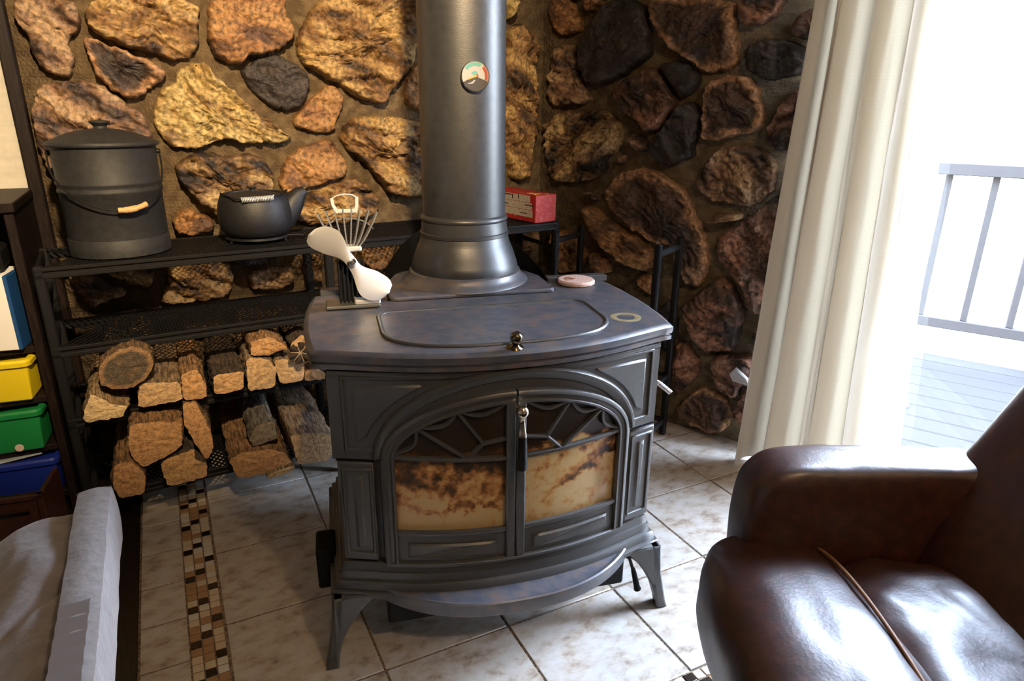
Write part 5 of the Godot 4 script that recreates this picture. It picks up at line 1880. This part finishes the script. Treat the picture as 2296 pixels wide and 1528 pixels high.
# ------------------------------------------------------------------ grey suede chair, lower left
func grey_chair():
	var t := thing("suede_chair", "grey suede chair with a stitched edge band, cut off at the lower left", "chair", Vector3(-0.2, 0, -0.95))
	var st := B()
	# edge band along the right side: flat top, upright outside face, groove on the inside
	var wob := func(z: float) -> float: return 0.004 * n_c.get_noise_2d(z * 6.0, 2.0)
	st.set_smooth_group(1)
	grid(st, 60, 8, func(a: float, b: float):
		var z := lerpf(-0.325, 0.55, a)
		return Vector3(lerpf(-0.008, 0.043, b) + wob.call(z), 0.541 + 0.004 * sin(b * PI) + wob.call(z * 2.0 + 3.0), z))
	st.set_smooth_group(2)
	grid(st, 60, 6, func(a: float, b: float):
		var z := lerpf(-0.325, 0.55, a)
		return Vector3(0.043 + wob.call(z) + 0.004 * sin(b * PI), lerpf(0.541 + wob.call(z * 2.0 + 3.0), 0.43, b), z))
	st.set_smooth_group(3)
	grid(st, 60, 3, func(a: float, b: float):
		var z := lerpf(-0.325, 0.55, a)
		return Vector3(lerpf(-0.008, -0.016, b) + wob.call(z), lerpf(0.541 + wob.call(z * 2.0 + 3.0), 0.515, b), z))
	st.set_smooth_group(4)
	grid(st, 6, 6, func(a: float, b: float): return Vector3(lerpf(-0.012, 0.043, a) + wob.call(-0.325), lerpf(0.43, 0.541, b), -0.325))
	obj("edge_band", st, M.suede, t)
	st = B()
	grid(st, 4, 220, func(a: float, b: float): return Vector3(lerpf(-0.006, 0.031, a), 0.5455 + 0.004 * absf(sin(b * PI * 17.0)), lerpf(0.0, 0.55, b)))
	obj("ribbed_pad", st, M.suede_worn, t)
	st = B()
	# the cushion falls away to the left, its far corner rounded in plan
	grid(st, 70, 60, func(a: float, b: float):
		var ang := a * PI * 0.5
		var r := b
		var sx := 0.46
		var sz := 0.330
		# far edge is a quarter round from the band to the left
		var x := -0.012 - b * sx
		var zf := -0.335 + 0.50 * pow(b, 1.8)
		var z := lerpf(zf, 0.55, a)
		var y := 0.524 - 0.16 * pow(b, 1.3) + 0.010 * sin(minf(1.0, b * 8.0) * PI * 0.5)
		y += 0.016 * n_c.get_noise_2d(x * 7.0, z * 4.0)
		var crease := absf(z + 0.10 + x * 0.9 + 0.04 * sin(x * 9.0))
		y -= 0.010 * exp(-pow(crease / 0.014, 2.0))
		y -= 0.03 * smoothstep(0.04, 0.0, a)
		return Vector3(x, y, z))
	grid(st, 50, 12, func(a: float, b: float):
		var x := -0.012 - a * 0.46
		var zf := -0.335 + 0.50 * pow(a, 1.8)
		var y := 0.524 - 0.16 * pow(a, 1.3) - 0.028
		return Vector3(x, lerpf(y, 0.30, b), zf - 0.02 * sin(b * PI)))
	obj("cushion", st, M.suede, t)
	st = B()
	box(st, Vector3(-0.285, 0.22, 0.13), Vector3(0.50, 0.43, 0.86), 0.02)
	obj("frame", st, M.black, t)


# ------------------------------------------------------------------ bookcase with bins
func bookcase():
	var t := thing("bookcase", "dark espresso bookcase with a pale-lit top ledge at the left edge", "bookcase", Vector3(-0.345, 0, -2.1))
	var st: SurfaceTool
	for x in [-0.011, -0.80]:
		st = B()
		box(st, Vector3(x, 0.465, -0.175), Vector3(0.022, 0.93, 0.35), 0.002)
		obj("side_panel", st, M.espresso, t)
	for y in [0.045, 0.118, 0.268, 0.416, 0.562]:
		st = B()
		box(st, Vector3(-0.405, y, -0.18), Vector3(0.766, 0.018, 0.33), 0.002)
		obj("shelf_board", st, M.espresso, t)
	st = B()
	box(st, Vector3(-0.41, 0.942, -0.175), Vector3(0.83, 0.024, 0.37), 0.003)
	obj("top_board", st, M.espresso, t)
	st = B()
	box(st, Vector3(-0.405, 0.46, -0.352), Vector3(0.77, 0.90, 0.006), 0.001)
	obj("back_panel", st, M.espresso, t)
	var bin := func(label: String, m: Material, y: float, h: float, turn: float, x: float) -> Node3D:
		var n := thing("storage_bin", label, "storage bin", Vector3(-0.390 + x, y, -2.085), turn, "plastic bins in the bookcase")
		var s := B()
		var o := PackedVector2Array()
		for c in [[-0.012, 0.28, 0], [-0.012, 0.012, 270], [-0.30, 0.012, 180], [-0.30, 0.28, 90]]:
			o.append_array(arc(c[0], -c[1] * 1.0 + 0.0, 0.012, 0.012, [0, 0, 0, 0][0] + {0: 270, 270: 0, 180: 90, 90: 180}[c[2]], {0: 360, 270: 90, 180: 180, 90: 270}[c[2]], 5))
		stack(s, o, [Vector2(0.0, 0.012), Vector2(0.004, 0.008), Vector2(h - 0.016, 0.0), Vector2(h - 0.012, 0.0)], floor_map)
		obj("tub", s, m, n)
		s = B()
		ridge(s, ccw(o), [Vector2(0.004, h - 0.018), Vector2(-0.008, h - 0.018), Vector2(-0.009, h - 0.006), Vector2(-0.004, h), Vector2(0.004, h)], floor_map, true)
		obj("rim", s, m, n)
		return n
	bin.call("yellow plastic bin in the bookcase under the white and blue box", M.bin_yellow, 0.4255, 0.120, -7.0, 0.0)
	var gb = bin.call("green plastic bin with a round sticker, between the yellow and blue bins", M.bin_green, 0.2775, 0.124, -5.0, 0.0)
	bin.call("blue plastic bin holding papers, lowest in the bookcase", M.bin_blue, 0.1275, 0.122, -6.0, 0.012)
	st = B()
	lathe(st, [Vector2(0, 0.0012), Vector2(0.010, 0.001), Vector2(0.011, 0.0)], 24, Vector3(-0.062, 0.016, 0.0005), Basis(Vector3(1, 0, 0), Vector3(0, 0, 1), Vector3(0, -1, 0)))
	obj("sticker", st, M.sticker, gb)
	# papers on the blue bin
	st = B()
	box(st, Vector3(-0.50, 0.252, -2.16), Vector3(0.16, 0.004, 0.11), 0.0005, Basis(Vector3.UP, 0.2))
	tag(obj("paper_stack", st, M.paper_pale), "pale papers lying on top of the blue bin", "papers")
	# white and blue box
	t = thing("game_box", "white box with a blue side standing on the shelf above the yellow bin", "box", Vector3(-0.437, 0.5715, -2.10), -10.0)
	st = B()
	box(st, Vector3(0.006, 0.10, -0.065), Vector3(0.068, 0.20, 0.13), 0.002)
	obj("white_face", st, M.paper, t)
	st = B()
	box(st, Vector3(0.042, 0.10, -0.065), Vector3(0.010, 0.20, 0.131), 0.002)
	obj("blue_side", st, M.paper_blue, t)
	# dark gadget with a white flank on the box
	t = thing("gadget", "small black device with a white front on top of the white and blue box", "device", Vector3(-0.425, 0.7725, -2.14))
	st = B()
	box(st, Vector3(-0.01, 0.032, -0.06), Vector3(0.075, 0.064, 0.15), 0.01)
	obj("body", st, M.black_metal, t)
	st = B()
	box(st, Vector3(-0.016, 0.036, 0.017), Vector3(0.046, 0.036, 0.006), 0.002)
	obj("white_front", st, M.paper, t)
	# reddish-brown wooden crate in front of the bins
	t = thing("wooden_crate", "reddish-brown wooden crate with a framed side and slot, in front of the blue bin", "crate", Vector3(-0.40, 0.0, -1.93), -9.0)
	st = B()
	box(st, Vector3(-0.16, 0.115, 0.0), Vector3(0.34, 0.23, 0.012), 0.002)
	obj("side_board", st, M.red_wood, t)
	st = B()
	for q in [[-0.16, 0.222, 0.34, 0.016], [-0.16, 0.008, 0.34, 0.016]]:
		box(st, Vector3(q[0], q[1], 0.006), Vector3(q[2], q[3], 0.018), 0.003)
	for x in [0.002, -0.322]:
		box(st, Vector3(x, 0.115, 0.006), Vector3(0.016, 0.23, 0.018), 0.003)
	obj("frame_moulding", st, M.red_wood, t)
	st = B()
	box(st, Vector3(-0.065, 0.175, 0.006), Vector3(0.07, 0.012, 0.004), 0.0015)
	obj("hand_slot", st, M.black, t)
	for x in [0.002, -0.322]:
		st = B()
		box(st, Vector3(x, 0.115, -0.07), Vector3(0.012, 0.23, 0.13), 0.002)
		obj("end_board", st, M.red_wood, t)


# ------------------------------------------------------------------ ceiling spot that warms the left wall
func ceiling_lamp(at: Vector3, aim: Vector3):
	var dir := (aim - at).normalized()
	var t := thing("ceiling_spotlight", "warm ceiling spotlight aimed at the stone wall", "lamp", at)
	var x := Vector3.UP.cross(dir).normalized()
	var b := Basis(x, -dir, x.cross(-dir))
	var st := B()
	lathe(st, [Vector2(0.0, 0.09), Vector2(0.04, 0.085), Vector2(0.055, 0.05), Vector2(0.06, -0.02), Vector2(0.054, -0.02), Vector2(0.05, 0.05)], 32, Vector3.ZERO, b)
	obj("housing", st, M.black_metal, t)
	st = B()
	lathe(st, [Vector2(0.0, 0.0), Vector2(0.05, 0.0), Vector2(0.05, 0.006), Vector2(0.0, 0.012)], 32, Vector3.ZERO, b)
	obj("bulb_face", st, M.bulb, t)
	var l := SpotLight3D.new()
	l.name = "spot"
	l.light_color = lin(1.0, 0.73, 0.42)
	l.light_energy = 13.0
	l.light_size = 0.05
	l.spot_angle = 29.0
	l.spot_angle_attenuation = 0.7
	l.spot_range = 12.0
	l.spot_attenuation = 2.0
	l.shadow_enabled = true
	t.add_child(l)
	l.position = dir * 0.03
	l.basis = Basis.looking_at(dir, Vector3.UP)


# Warm frosted globe on the ceiling, out of view, that lights the room in general.
func ceiling_globe(at: Vector3):
	var t := thing("ceiling_globe", "frosted ceiling globe lamp giving warm light to the room", "lamp", at)
	var st := B()
	lathe(st, [Vector2(0.0, -0.09), Vector2(0.04, -0.082), Vector2(0.07, -0.055), Vector2(0.085, -0.015), Vector2(0.085, 0.015), Vector2(0.065, 0.05), Vector2(0.045, 0.06)], 32)
	obj("globe", st, M.bulb, t)
	st = B()
	lathe(st, [Vector2(0.045, 0.06), Vector2(0.07, 0.062), Vector2(0.075, 0.1), Vector2(0.0, 0.1)], 32)
	obj("ceiling_mount", st, M.white_paint, t)
	var l := OmniLight3D.new()
	l.name = "glow"
	l.light_color = lin(1.0, 0.68, 0.38)
	l.light_energy = 1.1
	l.light_size = 0.08
	l.omni_range = 12.0
	l.omni_attenuation = 2.0
	l.shadow_enabled = true
	t.add_child(l)
